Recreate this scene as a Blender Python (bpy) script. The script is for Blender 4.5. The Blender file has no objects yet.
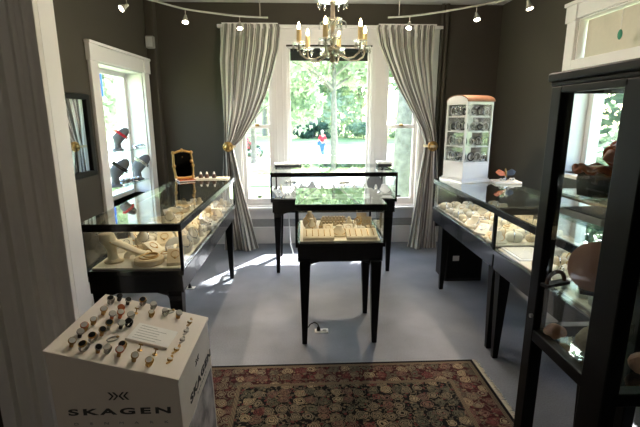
import bpy, bmesh, math, random
from mathutils import Vector, Matrix
random.seed(7)
PI = math.pi
C = bpy.context.scene.collection
R = math.radians

# ------------------------------------------------------------------ camera
CAM_Z, PITCH, YAW, FPX = 1.55, R(12.7), R(2.25), 427.0
cam = bpy.data.cameras.new('camera'); cam.sensor_width = 36; cam.lens = FPX / 640 * 36
cam.clip_end = 500; cam.clip_start = .02
camo = bpy.data.objects.new('camera', cam); C.objects.link(camo)
camo.location = (0, 0, CAM_Z); camo.rotation_euler = (PI/2 - PITCH, 0, -YAW)
bpy.context.scene.camera = camo
_fw = Vector((math.sin(YAW)*math.cos(PITCH), math.cos(YAW)*math.cos(PITCH), -math.sin(PITCH)))
_rt = Vector((math.cos(YAW), -math.sin(YAW), 0)); _up = _rt.cross(_fw)
def on(px, py, axis, v):
    """where the sight line of a photo pixel meets the world plane axis = v (survey of the photo)"""
    d = _fw + _rt*((px-320)/FPX) + _up*((213.5-py)/FPX)
    o = Vector((0, 0, CAM_Z)); return o + d*((v-o[axis])/d[axis])

# ------------------------------------------------------------------ materials
def lin(c): return tuple((x/12.92 if x <= .04045 else ((x+.055)/1.055)**2.4) for x in [v/255 for v in c])
class NT:
    def __init__(s, name):
        s.m = bpy.data.materials.new(name); s.m.use_nodes = True
        s.t = s.m.node_tree; s.t.nodes.clear(); s.out = s.t.nodes.new('ShaderNodeOutputMaterial')
    def n(s, kind, **kw):
        nd = s.t.nodes.new('ShaderNode'+kind)
        for k, v in kw.items():
            if k.startswith('_'): setattr(nd, k[1:], v)
            else:
                k2 = int(k[1:]) if k[0] == 'i' and k[1:].isdigit() else k.replace('__', ' ')
                if hasattr(v, 'is_output'): s.t.links.new(v, nd.inputs[k2])
                else: nd.inputs[k2].default_value = v
        return nd
    def link(s, a, b): s.t.links.new(a, b)
    def fin(s, shader): s.link(shader, s.out.inputs['Surface']); return s.m
    def math(s, op, a, b=0.0, clamp=False):
        nd = s.t.nodes.new('ShaderNodeMath'); nd.operation = op; nd.use_clamp = clamp
        for i, v in enumerate((a, b)):
            if hasattr(v, 'is_output'): s.link(v, nd.inputs[i])
            else: nd.inputs[i].default_value = v
        return nd.outputs[0]
    def mix(s, f, a, b):
        nd = s.t.nodes.new('ShaderNodeMix'); nd.data_type = 'RGBA'
        for i, v in ((0, f), (6, a), (7, b)):
            if hasattr(v, 'is_output'): s.link(v, nd.inputs[i])
            else: nd.inputs[i].default_value = v if i == 0 else (*v[:3], 1)
        return nd.outputs[2]
    def ramp(s, f, stops, interp='LINEAR'):
        nd = s.t.nodes.new('ShaderNodeValToRGB'); nd.color_ramp.interpolation = interp
        e = nd.color_ramp.elements
        while len(e) < len(stops): e.new(.5)
        for q, (p, c) in zip(e, stops): q.position = p; q.color = (*c, 1)
        s.link(f, nd.inputs[0]); return nd.outputs[0]
def solid(name, rgb, rough=.5, metal=0, noise=.06, scale=30, spec=.5, coat=0, bump=0, trans=0, alpha=None):
    t = NT(name); c = lin(rgb)
    tc = t.n('TexCoord'); nz = t.n('TexNoise', Vector=tc.outputs['Object'], Scale=scale, Detail=3.0)
    col = t.mix(nz.outputs[0], [max(0, x*(1-noise*2)) for x in c], [x*(1+noise*2) for x in c])
    b = t.n('BsdfPrincipled', Base__Color=col, Roughness=rough, Metallic=metal)
    b.inputs['Specular IOR Level'].default_value = spec; b.inputs['Coat Weight'].default_value = coat
    if bump:
        bp = t.n('Bump', Strength=bump, Distance=.004, Height=nz.outputs[0]); t.link(bp.outputs[0], b.inputs['Normal'])
    return t.fin(b.outputs[0])
def glassy(name, tint=(.96,.985,.975), f0=.05, gain=1.0, rough=0.0):
    t = NT(name)
    lw = t.n('LayerWeight', Blend=.5)
    p5 = t.math('POWER', lw.outputs['Facing'], 4.6)
    f = t.math('ADD', t.math('MULTIPLY', p5, gain*(1-f0)), f0, True)
    tr = t.n('BsdfTransparent', Color=(*tint, 1)); gl = t.n('BsdfGlossy', Color=(.95,.98,.97,1), Roughness=rough)
    mx = t.n('MixShader', i0=f, i1=tr.outputs[0], i2=gl.outputs[0]); return t.fin(mx.outputs[0])
def emit(name, rgb, s):
    t = NT(name); e = t.n('Emission', Color=(*rgb, 1), Strength=s); return t.fin(e.outputs[0])

M = {}
M['wall'] = solid('olive_wall_paint', (62,56,46), .75, noise=.03, scale=6, bump=.05)
M['white'] = solid('white_trim_paint', (232,228,226), .42, noise=.015, scale=8)
M['whitegloss'] = solid('white_lacquer', (214,213,211), .3, noise=.01)
M['ceil'] = solid('ceiling_paint', (205,203,198), .8, noise=.02)
M['black'] = solid('black_lacquer', (9,9,9), .42, noise=.1, spec=.18)
M['blackgloss'] = solid('polished_black_lacquer', (12,12,12), .24, noise=.1, spec=.5, coat=.25)
M['blackmatte'] = solid('black_matte', (16,16,17), .6, noise=.1)
M['cream'] = solid('cream_velvet', (222,208,178), .9, noise=.05, scale=60, bump=.1)
M['ivory'] = solid('ivory_suede', (226,219,200), .9, noise=.05, scale=60, bump=.1)
M['sand'] = solid('sand_linen', (196,178,146), .9, noise=.07, scale=80, bump=.1)
M['palegrey'] = solid('pale_grey_suede', (196,196,192), .85, noise=.05, scale=60)
M['silverfab'] = solid('silver_grey_satin', (160,162,166), .55, noise=.06, scale=60)
M['charcoal'] = solid('charcoal_velvet', (96,96,100), .8, noise=.1, scale=50)
M['gold'] = solid('gold', (196,156,92), .3, 1, noise=.05)
M['brass'] = solid('aged_brass', (176,142,88), .35, 1, noise=.12, scale=40)
M['silver'] = solid('polished_silver', (205,205,208), .22, 1, noise=.04)
M['copper'] = solid('rose_gold', (200,120,84), .3, 1, noise=.05)
M['nickel'] = solid('brushed_nickel', (172,168,160), .38, 1, noise=.04)
M['onyx'] = solid('black_stone', (14,14,17), .15, noise=.1)
M['amber'] = solid('amber_stone', (176,84,36), .2, noise=.2, scale=70)
M['amberwing'] = solid('orange_enamel', (190,92,30), .6, noise=.1)
M['brownwood'] = solid('brown_wood', (78,48,30), .5, noise=.2, scale=50)
M['paper'] = solid('white_card', (238,236,230), .8, noise=.01)
M['ink'] = solid('grey_ink', (64,62,60), .7, noise=.02)
M['inklight'] = solid('pale_grey_ink', (150,148,144), .7, noise=.02)
M['dial'] = solid('pearl_dial', (200,196,188), .3, noise=.03)
M['leather'] = solid('dark_leather', (40,28,22), .5, noise=.15, scale=90)
M['standwhite'] = solid('cream_display_board', (226,216,204), .55, noise=.015)
M['window_glass'] = glassy('window_glass', (.97,.99,.98), .035, .8)
M['case_glass'] = glassy('case_glass', (.95,.975,.965), .055, 1.0)
M['top_glass'] = glassy('counter_top_glass', (.93,.97,.955), .08, 1.25)
M['shelf_glass'] = glassy('shelf_glass', (.84,.9,.88), .09, 1.0)
M['crystal'] = glassy('cut_crystal', (.96,.95,.93), .38, 1.2, .12)
M['mirror'] = solid('mirror_silvering', (225,228,228), .02, 1, noise=0)
M['flame'] = emit('candle_bulb_glow', (1, .72, .38), 22)
M['halogen'] = emit('halogen_glow', (1, .86, .66), 30)
M['strip_warm'] = emit('warm_strip_glow', (1, .80, .52), 9)
M['strip_cool'] = emit('white_strip_glow', (1, .95, .87), 15)
M['candle'] = solid('ivory_candle_sleeve', (232,206,150), .5, noise=.03)
M['blind'] = solid('dark_green_blind', (34,40,36), .8, noise=.1)
M['shade'] = solid('cream_blind_fabric', (206,198,182), .9, noise=.03)
M['bark'] = solid('grey_bark', (132,128,120), .95, noise=.3, scale=9, bump=.6)
M['asphalt'] = solid('pale_road', (176,176,178), .9, noise=.06, scale=2)
M['mulch'] = solid('brown_mulch', (112,92,80), .95, noise=.2, scale=8)
M['house'] = solid('beige_render', (206,188,170), .9, noise=.03)
M['roof'] = solid('grey_roof', (120,112,108), .9, noise=.1)
M['skin'] = solid('skin', (214,160,136), .6, noise=.03)
M['red'] = solid('red_cotton', (208,44,58), .8, noise=.05)
M['blue'] = solid('blue_cloth', (44,92,178), .8, noise=.05)
M['hair'] = solid('fair_hair', (200,160,130), .7, noise=.1)
M['greyplastic'] = solid('grey_plastic', (150,148,142), .5, noise=.03)
M['pink_shell'] = solid('pink_shell', (206,160,140), .4, noise=.12, scale=14)
M['rust'] = solid('rust_orange_glaze', (156,88,52), .35, noise=.25, scale=30)
M['peach'] = solid('peach_stone', (190,140,112), .6, noise=.2, scale=25)
M['rock'] = solid('yellow_grey_rock', (160,148,112), .7, noise=.3, scale=25, bump=.3)
M['fringe'] = solid('cream_fringe', (232,224,208), .95, noise=.1)
def leafmat(name, a, b):
    t = NT(name); oi = t.n('TexCoord'); nz = t.n('TexNoise', Vector=oi.outputs['Object'], Scale=1.6, Detail=4.0)
    col = t.ramp(nz.outputs[0], [(.35, lin(a)), (.68, lin(b))])
    d = t.n('BsdfDiffuse', Color=col); tr = t.n('BsdfTranslucent', Color=col)
    mx = t.n('MixShader', i0=.45, i1=d.outputs[0], i2=tr.outputs[0]); return t.fin(mx.outputs[0])
M['leaf_pale'] = leafmat('pale_leaves', (152,172,144), (210,219,192))
M['leaf_mid'] = leafmat('green_leaves', (116,142,118), (180,197,164))
M['leaf_dark'] = leafmat('dark_leaves', (66,92,78), (116,142,118))
M['flowers'] = leafmat('red_flowers', (200,60,80), (232,150,160))
def grassmat():
    t = NT('lawn_grass'); tc = t.n('TexCoord'); a = t.n('TexNoise', Vector=tc.outputs['Object'], Scale=.35, Detail=6.0)
    b = t.n('TexNoise', Vector=tc.outputs['Object'], Scale=30.0)
    f = t.math('ADD', t.math('MULTIPLY', a.outputs[0], .7), t.math('MULTIPLY', b.outputs[0], .3))
    col = t.ramp(f, [(.35, lin((132,156,108))), (.65, lin((182,196,144)))])
    return t.fin(t.n('BsdfDiffuse', Color=col).outputs[0])
M['grass'] = grassmat()
def carpetmat():
    t = NT('blue_grey_carpet'); tc = t.n('TexCoord')
    a = t.n('TexNoise', Vector=tc.outputs['Object'], Scale=2.2, Detail=5.0)
    b = t.n('TexNoise', Vector=tc.outputs['Object'], Scale=120.0, Detail=3.0)
    f = t.math('ADD', t.math('MULTIPLY', a.outputs[0], .6), t.math('MULTIPLY', b.outputs[0], .4))
    col = t.ramp(f, [(.3, lin((84,88,97))), (.7, lin((128,132,142)))])
    bp = t.n('Bump', Strength=.35, Distance=.004, Height=b.outputs[0])
    p = t.n('BsdfPrincipled', Base__Color=col, Roughness=.62, Normal=bp.outputs[0]); p.inputs['Specular IOR Level'].default_value = .45
    p.inputs['Sheen Weight'].default_value = .15
    return t.fin(p.outputs[0])
M['carpet'] = carpetmat()
def curtainmat():
    t = NT('striped_silk'); uv = t.n('UVMap'); sp = t.n('SeparateXYZ', Vector=uv.outputs[0])
    fr = t.math('FRACT', t.math('MULTIPLY', sp.outputs[0], 9.0))
    A, B, D, E_ = lin((244,241,236)), lin((132,126,120)), lin((192,186,178)), lin((94,89,84))
    col = t.ramp(fr, [(0, A), (.20, E_), (.31, D), (.44, A), (.55, B), (.78, E_), (.89, D)], 'CONSTANT')
    d = t.n('BsdfPrincipled', Base__Color=col, Roughness=.5); d.inputs['Sheen Weight'].default_value = .3
    tr = t.n('BsdfTranslucent', Color=col)
    mx = t.n('MixShader', i0=.16, i1=d.outputs[0], i2=tr.outputs[0]); return t.fin(mx.outputs[0])
M['curtain'] = curtainmat()
RUG = (-.60, 1.09, 1.60, 2.46)      # x0 x1 y0 y1
def rugmat():
    t = NT('oriental_rug'); tc = t.n('TexCoord'); P = tc.outputs['Object']
    sp = t.n('SeparateXYZ', Vector=P); x, y = sp.outputs[0], sp.outputs[1]
    hx, hy = (RUG[1]-RUG[0])/2, (RUG[3]-RUG[2])/2
    dx = t.math('SUBTRACT', hx, t.math('ABSOLUTE', x)); dy = t.math('SUBTRACT', hy, t.math('ABSOLUTE', y))
    e = t.math('MINIMUM', dx, dy)                       # distance in from the edge
    nz = t.n('TexNoise', Vector=P, Scale=22.0, Detail=2.0)
    warp = t.n('VectorMath', _operation='MULTIPLY_ADD', i0=nz.outputs['Color'], i1=(.035,.035,0), i2=P).outputs[0]
    v1 = t.n('TexVoronoi', Vector=warp, Scale=14.0, Randomness=.45); v2 = t.n('TexVoronoi', Vector=warp, Scale=40.0, Randomness=.8)
    petal = t.math('SINE', t.math('MULTIPLY', v1.outputs[0], 48.0))
    tint = t.ramp(t.n('SeparateColor', Color=v1.outputs['Color']).outputs[0], [(0, lin((104,96,82))), (.3, lin((98,76,68))), (.5, lin((76,76,64))), (.72, lin((132,120,98))), (.9, lin((92,50,50)))], 'CONSTANT')
    tint2 = t.ramp(t.n('SeparateColor', Color=v2.outputs['Color']).outputs[1], [(0, lin((72,68,58))), (.4, lin((100,88,70))), (.7, lin((84,44,44)))], 'CONSTANT')
    rose = t.math('MULTIPLY', t.math('LESS_THAN', v1.outputs[0], .44), t.math('GREATER_THAN', petal, -.15))
    bud = t.math('MULTIPLY', t.math('LESS_THAN', v2.outputs[0], .36), t.math('GREATER_THAN', v2.outputs[0], .14))
    vine = t.math('LESS_THAN', t.math('ABSOLUTE', t.math('SUBTRACT', nz.outputs[0], .5)), .018)
    def pattern(ground):
        c = t.mix(vine, ground, lin((88,80,68))); c = t.mix(bud, c, tint2); return t.mix(rose, c, tint)
    field = pattern(lin((18,18,21))); bord = pattern(lin((50,24,27)))
    stripe = t.mix(t.math('LESS_THAN', t.math('FRACT', t.math('MULTIPLY', e, 130.0)), .5), lin((116,104,86)), lin((44,36,34)))
    dark = lin((20,18,22))
    col = t.mix(t.math('LESS_THAN', e, .228), field, stripe)
    col = t.mix(t.math('LESS_THAN', e, .205), col, bord)
    col = t.mix(t.math('LESS_THAN', e, .038), col, stripe)
    col = t.mix(t.math('LESS_THAN', e, .018), col, dark)
    p = t.n('BsdfPrincipled', Base__Color=col, Roughness=.95); p.inputs['Specular IOR Level'].default_value = .1
    return t.fin(p.outputs[0])
M['rug'] = rugmat()
def photomat():
    t = NT('grey_photo_panel'); tc = t.n('TexCoord'); a = t.n('TexNoise', Vector=tc.outputs['Object'], Scale=9.0, Detail=6.0)
    col = t.ramp(a.outputs[0], [(.38, lin((96,94,98))), (.52, lin((176,172,172))), (.7, lin((214,210,208)))])
    return t.fin(t.n('BsdfPrincipled', Base__Color=col, Roughness=.35).outputs[0])
M['photo'] = photomat()

# ------------------------------------------------------------------ mesh builder
class MB:
    def __init__(s, mat=None): s.v, s.f, s.uv = [], [], None; s.x = mat or Matrix()
    def add(s, vs, fs):
        b = len(s.v); s.v += [tuple(s.x @ Vector(v)) for v in vs]; s.f += [tuple(b+i for i in f) for f in fs]; return s
    def box(s, x0, x1, y0, y1, z0, z1):
        return s.add([(x0,y0,z0),(x1,y0,z0),(x1,y1,z0),(x0,y1,z0),(x0,y0,z1),(x1,y0,z1),(x1,y1,z1),(x0,y1,z1)],
              [(0,3,2,1),(4,5,6,7),(0,1,5,4),(1,2,6,5),(2,3,7,6),(3,0,4,7)])
    def taper(s, cx, cy, z0, r0, z1, r1, ox=0, oy=0):      # square tapered leg
        return s.add([(cx+ox-r0,cy+oy-r0,z0),(cx+ox+r0,cy+oy-r0,z0),(cx+ox+r0,cy+oy+r0,z0),(cx+ox-r0,cy+oy+r0,z0),
                      (cx-r1,cy-r1,z1),(cx+r1,cy-r1,z1),(cx+r1,cy+r1,z1),(cx-r1,cy+r1,z1)],
              [(0,3,2,1),(4,5,6,7),(0,1,5,4),(1,2,6,5),(2,3,7,6),(3,0,4,7)])
    def quad(s, a, b, c, d): return s.add([a,b,c,d], [(0,1,2,3)])
    def prism(s, pts, axis, a, b):                          # polygon in the two other axes, extruded on axis
        def mk(p, w): q = list(p); q.insert(axis, w); return tuple(q)
        n = len(pts)
        return s.add([mk(p, a) for p in pts]+[mk(p, b) for p in pts],
              [tuple(range(n))[::-1], tuple(range(n, 2*n))]+[(i,(i+1)%n,n+(i+1)%n,n+i) for i in range(n)])
    def loft(s, secs, seg=20):                              # (z, rx, ry, cx, cy)
        vs, fs = [], []
        for q in secs:
            z, rx, ry, cx, cy = (list(q)+[0,0])[:5]
            vs += [(cx+rx*math.cos(2*PI*i/seg), cy+ry*math.sin(2*PI*i/seg), z) for i in range(seg)]
        for k in range(len(secs)-1):
            fs += [(k*seg+i, k*seg+(i+1)%seg, (k+1)*seg+(i+1)%seg, (k+1)*seg+i) for i in range(seg)]
        fs += [tuple(range(seg))[::-1], tuple(range((len(secs)-1)*seg, len(secs)*seg))]
        return s.add(vs, fs)
    def lathe(s, prof, seg=20, c=(0,0,0)):
        return s.loft([(z+c[2], r, r, c[0], c[1]) for r, z in prof], seg)
    def tube(s, pts, r, seg=8, closed=False, flat=1.0):
        pts = [Vector(p) for p in pts]; n = len(pts); vs, fs = [], []; prev = None
        rs = r if isinstance(r, (list, tuple)) else [r]*n
        for i, p in enumerate(pts):
            a = pts[(i-1) % n] if closed or i > 0 else p; b = pts[(i+1) % n] if closed or i < n-1 else p
            t = (b-a).normalized()
            if prev is None: u = t.cross(Vector((0,0,1))); u = u if u.length > .05 else t.cross(Vector((1,0,0)))
            else: u = prev - t*prev.dot(t)
            u.normalize(); prev = u; w = t.cross(u)
            vs += [tuple(p + u*(rs[i]*math.cos(2*PI*k/seg)) + w*(rs[i]*flat*math.sin(2*PI*k/seg))) for k in range(seg)]
        m = n if closed else n-1
        for i in range(m):
            j = (i+1) % n
            fs += [(i*seg+k, i*seg+(k+1)%seg, j*seg+(k+1)%seg, j*seg+k) for k in range(seg)]
        if not closed: fs += [tuple(range(seg))[::-1], tuple(range((n-1)*seg, n*seg))]
        return s.add(vs, fs)
    def ring(s, c, r, t, seg=20, tilt=0, axis='z', flat=1.0, a0=0, a1=2*PI, sy=1.0):
        full = abs(a1-a0-2*PI) < 1e-6; n = seg if full else seg+1; pts = []
        for i in range(n):
            a = a0+(a1-a0)*i/seg; u, w = r*math.cos(a), r*sy*math.sin(a)
            p = Vector((u, w, 0)) if axis == 'z' else Vector((u, 0, w)) if axis == 'y' else Vector((0, u, w))
            if tilt: p = Matrix.Rotation(tilt, 3, 'X') @ p
            pts.append(Vector(c)+p)
        return s.tube(pts, t, 6, full, flat)
    def ball(s, c, rx, ry=None, rz=None, seg=14, e=1.0, zmin=-1.0):
        ry = ry or rx; rz = rz or rx; secs = []
        n = seg//2
        for k in range(n+1):
            a = -PI/2 + PI*k/n; cz = math.copysign(abs(math.sin(a))**e, math.sin(a)); cr = max(.02, math.cos(a)**e)
            secs.append((c[2]+rz*max(zmin, cz), rx*cr, ry*cr, c[0], c[1]))
        return s.loft(secs, seg)
    def pillow(s, c, rx, ry, rz, seg=16, p=3.2):             # squarish cushion
        vs, fs, n = [], [], 8
        for k in range(n+1):
            a = -PI/2+PI*k/n; cz = math.copysign(abs(math.sin(a))**.8, math.sin(a)); cr = max(.02, math.cos(a)**.55)
            for i in range(seg):
                t = 2*PI*i/seg; d = (abs(math.cos(t))**p+abs(math.sin(t))**p)**(-1/p)
                vs.append((c[0]+rx*cr*d*math.cos(t), c[1]+ry*cr*d*math.sin(t), c[2]+rz*cz))
        for k in range(n): fs += [(k*seg+i, k*seg+(i+1)%seg, (k+1)*seg+(i+1)%seg, (k+1)*seg+i) for i in range(seg)]
        fs += [tuple(range(seg))[::-1], tuple(range(n*seg, (n+1)*seg))]
        return s.add(vs, fs)
    def mesh(s, name, mat, smooth=False):
        me = bpy.data.meshes.new(name); me.from_pydata(s.v, [], s.f); me.materials.append(M[mat] if isinstance(mat, str) else mat)
        bm = bmesh.new(); bm.from_mesh(me); bmesh.ops.recalc_face_normals(bm, faces=bm.faces); bm.to_mesh(me); bm.free()
        if smooth:
            me.polygons.foreach_set('use_smooth', [True]*len(me.polygons)); 
            try: me.set_sharp_from_angle(angle=R(40))
            except Exception: pass
        me.update(); return me
    def build(s, name, mat, parent=None, smooth=False, bevel=0):
        return put(name, s.mesh(name, mat, smooth), parent, bevel=bevel)
def put(name, me, parent=None, bevel=0):
    o = bpy.data.objects.new(name, me); C.objects.link(o)
    if parent is not None: o.parent = parent
    if bevel:
        md = o.modifiers.new('bevel', 'BEVEL'); md.width = bevel; md.segments = 2; md.limit_method = 'ANGLE'; md.angle_limit = R(50)
    return o
def tag(o, label, cat, group=None, kind=None):
    o['label'] = label; o['category'] = cat
    if group: o['group'] = group
    if kind: o['kind'] = kind
    return o
def thing(name, label, cat, loc=(0,0,0), rz=0, group=None):
    o = bpy.data.objects.new(name, None); C.objects.link(o); o.location = loc; o.rotation_euler = (0,0,rz); o.empty_display_size = .05
    return tag(o, label, cat, group)
def struct(o): o['kind'] = 'structure'; return o
def sroot(name, loc=(0,0,0)):
    o = bpy.data.objects.new(name, None); C.objects.link(o); o.location = loc; return struct(o)
ORD = 'first second third fourth fifth sixth seventh eighth ninth tenth eleventh twelfth thirteenth fourteenth fifteenth sixteenth seventeenth eighteenth'.split()

# ------------------------------------------------------------------ room shell
YB, XR, ZC, YF = 5.2, 2.3, 2.80, -1.6
TH = R(3.0)                                            # the left wall runs slightly askew
WL0 = Vector((-1.715, 5.2, 0)); UL = Vector((-math.sin(TH), -math.cos(TH), 0)); NL = Vector((-math.cos(TH), math.sin(TH), 0))  # along / outward
ML = Matrix(((UL.x, NL.x, 0, WL0.x), (UL.y, NL.y, 0, WL0.y), (0,0,1,0), (0,0,0,1)))   # local (u, outward, z)
def wall_cells(mb, us, zs, holes, place):
    for i in range(len(us)-1):
        for k in range(len(zs)-1):
            cu, cz = (us[i]+us[i+1])/2, (zs[k]+zs[k+1])/2
            if any(h[0] < cu < h[1] and h[2] < cz < h[3] for h in holes): continue
            place(mb, us[i], us[i+1], zs[k], zs[k+1])
def holed(mb, u0, u1, z0, z1, holes, place):
    us = sorted({u0, u1, *[h[0] for h in holes], *[h[1] for h in holes]}); zs = sorted({z0, z1, *[h[2] for h in holes], *[h[3] for h in holes]})
    wall_cells(mb, us, zs, holes, place)

struct(MB().box(-2.6, XR+.3, YF-.2, YB+.28, -.12, 0).build('floor', 'carpet'))
struct(MB().box(-2.6, XR+.3, YF-.2, YB+.28, ZC, ZC+.15).build('ceiling', 'ceil'))
ZS, ZH = .47, 2.34                                      # back window sill and head
HB = [(-.74, -.355, ZS, ZH), (-.185, .81, ZS, ZH), (.985, 1.40, ZS, ZH)]
m = MB(); holed(m, -1.9, XR+.3, 0, ZC, HB, lambda b,a,c,d,e: b.box(a,c,YB,YB+.28,d,e)); struct(m.build('wall_back', 'wall'))
HR = [(2.2, 3.72, 1.08, 2.35)]
m = MB(); holed(m, YF-.2, YB, 0, ZC, HR, lambda b,a,c,d,e: b.box(XR,XR+.3,a,c,d,e)); struct(m.build('wall_right', 'wall'))
HL = [(.31, 1.26, .72, 2.02)]
m = MB(ML); holed(m, 0, 3.35, 0, ZC, HL, lambda b,a,c,d,e: b.box(a,c,0,.3,d,e)); struct(m.build('wall_left', 'wall'))
struct(MB().box(-2.6, XR, YF-.2, YF, 0, ZC).build('wall_front', 'wall'))
struct(MB().box(-2.62, -2.45, YF, 1.9, 0, ZC).build('wall_hall', 'wall'))
XC = -1.078                                              # opening edge of the doorway partition
struct(MB().box(-2.45, XC-.02, 1.93, 2.05, 0, ZC).build('wall_partition', 'wall'))
# the fluted door casing in the foreground
m = MB(); xs = XC
prof = [(0,0),(0,-.035),(-.028,-.035),(-.034,-.022),(-.052,-.022),(-.058,-.030),(-.078,-.030),(-.084,-.020),(-.104,-.020),(-.110,-.032),(-.150,-.032),(-.160,-.055),(-.20,-.055),(-.208,-.036),(-.228,-.036),(-.238,-.06),(-.262,-.06),(-.27,-.03),(-.33,-.03),(-.335,-.06),(-.40,-.06),(-.40,0)]
m.prism([(xs+a, 1.93+b) for a, b in prof], 2, 0, ZC)
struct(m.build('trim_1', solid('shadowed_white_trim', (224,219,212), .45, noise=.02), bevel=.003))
struct(MB().box(XC-.02, XC, 1.93, 2.05, 0, ZC).build('trim_2', 'white'))
# corner chase and pipe
struct(MB().box(-1.72, -1.625, 5.08, YB, 0, ZC).build('trim_3', 'wall', bevel=.012))
m = MB()
for x, r in ((1.605, .018), (1.655, .024)): m.tube([(x, YB-.03, 0), (x, YB-.03, ZC)], r, 12)
struct(m.build('trim_4', 'wall', smooth=True))
# mouldings, baseboards
m = MB(); m.box(-1.62, XR, YB-.02, YB, 0, .19); m.box(-1.62, XR, YB-.03, YB, .19, .215); struct(m.build('baseboard_back', 'white', bevel=.003))
struct(MB().box(XR-.02, XR, 1.9, YB-.03, 0, .2).build('baseboard_right', 'white', bevel=.003))
m = MB(ML); m.box(.02, 3.1, -.02, 0, 0, .2); struct(m.build('baseboard_left', 'white', bevel=.003))
struct(MB().box(-1.0, 1.55, YB-.006, YB, .215, .315).build('trim_5', solid('grey_panel_strip', (150,150,150), .6)))

# ---- back windows
def ring_frame(mb, x0, x1, z0, z1, w, y0, y1, wb=None):
    wb = wb or w
    mb.box(x0, x0+w, y0, y1, z0, z1); mb.box(x1-w, x1, y0, y1, z0, z1); mb.box(x0+w, x1-w, y0, y1, z1-w, z1); mb.box(x0+w, x1-w, y0, y1, z0, z0+wb)
w1 = sroot('window_1')
m = MB(); y0 = YB-.025
m.box(-.92, 1.58, y0, YB, ZH+.02, 2.53); m.box(-.95, 1.61, y0-.025, YB, 2.53, 2.565); m.box(-.92, 1.58, y0-.006, YB, ZH+.06, ZH+.075)
m.box(-.92, -.74, y0, YB, ZS, ZH+.02); m.box(1.40, 1.58, y0, YB, ZS, ZH+.02)
for a, b in ((-.355, -.185), (.81, .985)):
    m.box(a, b, y0, YB, ZS, ZH+.02); m.box(a+.04, a+.055, y0-.008, y0, ZS, ZH); m.box(b-.055, b-.04, y0-.008, y0, ZS, ZH)
m.build('window_frame', 'white', w1, bevel=.003)
m = MB(); m.box(-1.0, 1.66, YB-.085, YB+.0, ZS-.03, ZS); m.build('window_sill', 'white', w1, bevel=.005)
m = MB(); m.box(-.92, 1.58, YB-.012, YB, .315, ZS-.03); m.build('apron_board', 'white', w1, bevel=.003)
for k, (a, b, z0, z1) in enumerate(HB):
    m = MB(); t = .012
    m.box(a, a+t, YB, YB+.28, z0, z1); m.box(b-t, b, YB, YB+.28, z0, z1); m.box(a+t, b-t, YB, YB+.28, z1-t, z1); m.box(a+t, b-t, YB, YB+.28, z0, z0+t)
    m.build('jamb', 'white', w1)
    if k == 1:
        m = MB(); ring_frame(m, a+t, b-t, z0+t, z1-t, .028, YB+.06, YB+.10, .05); sash = m.build('sash', 'white', w1, bevel=.004)
        MB().quad((a+.03,YB+.08,z0+.05),(b-.03,YB+.08,z0+.05),(b-.03,YB+.08,z1-.03),(a+.03,YB+.08,z1-.03)).build('pane', 'window_glass', sash)
    else:
        zm = 1.44
        for (q0, q1, yy) in ((z0+t, zm+.02, YB+.07), (zm-.02, z1-t, YB+.115)):
            m = MB(); ring_frame(m, a+t, b-t, q0, q1, .04, yy, yy+.04, .04 if q0 > 1 else .075); sash = m.build('sash', 'white', w1, bevel=.003)
            MB().quad((a+.04,yy+.02,q0+.03),(b-.04,yy+.02,q0+.03),(b-.04,yy+.02,q1-.03),(a+.04,yy+.02,q1-.03)).build('pane', 'window_glass', sash)
        MB().box((a+b)/2-.025, (a+b)/2+.025, YB+.045, YB+.07, zm+.005, zm+.03).build('sash_lock', 'brass', w1, bevel=.004)
        MB().box((a+b)/2-.02, (a+b)/2+.03, YB+.05, YB+.07, z0+.10, z0+.125).build('sash_lift', 'blackmatte', w1, bevel=.004)
b = thing('roller_blind', 'dark green blind rolled up at the head of the centre window', 'blind', (.3125, YB+.035, ZH-.06))
m = MB(); m.tube([(-.45,0,.02),(.45,0,.02)], .022, 12); m.build('roll', 'blind', b, True)
MB().box(-.45, .45, -.006, .006, -.075, .02).build('valance', 'blind', b); MB().box(-.45, .45, -.011, .011, -.09, -.072).build('hem_bar', 'blackmatte', b, bevel=.003)

# ---- left window
w2 = sroot('window_2'); u0, u1, z0, z1 = HL[0]
m = MB(ML)
m.box(u0-.13, u0, -.03, 0, z0-.02, z1); m.box(u1, u1+.13, -.03, 0, z0-.02, z1); m.box(u0-.13, u1+.13, -.03, 0, z1, z1+.13)
m.box(u0-.15, u1+.15, -.05, 0, z1+.13, z1+.155)
for a in (u0-.145, u1+.0): m.box(a, a+.145, -.042, 0, z1-.005, z1+.14)
m.build('window_frame', 'white', w2, bevel=.004)
m = MB(ML); m.box(u0-.16, u1+.16, -.06, .28, z0-.035, z0); m.build('window_sill', 'white', w2, bevel=.004)
m = MB(ML); t = .012
m.box(u0, u0+t, 0, .3, z0, z1); m.box(u1-t, u1, 0, .3, z0, z1); m.box(u0+t, u1-t, 0, .3, z1-t, z1); m.build('jamb', 'white', w2)
m = MB(ML); ring_frame(m, u0+t, u1-t, z0, z1-t, .045, .175, .21); sash = m.build('sash', 'white', w2, bevel=.003)
m = MB(ML); m.quad((u0+.04,.19,z0+.03),(u1-.04,.19,z0+.03),(u1-.04,.19,z1-.04),(u0+.04,.19,z1-.04)); m.build('pane', 'window_glass', sash)
for q in (.865, 1.215): m = MB(ML); m.box(u0+t, u1-t, .02, .17, q, q+.01); m.build('glass_shelf', 'shelf_glass', w2)

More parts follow.
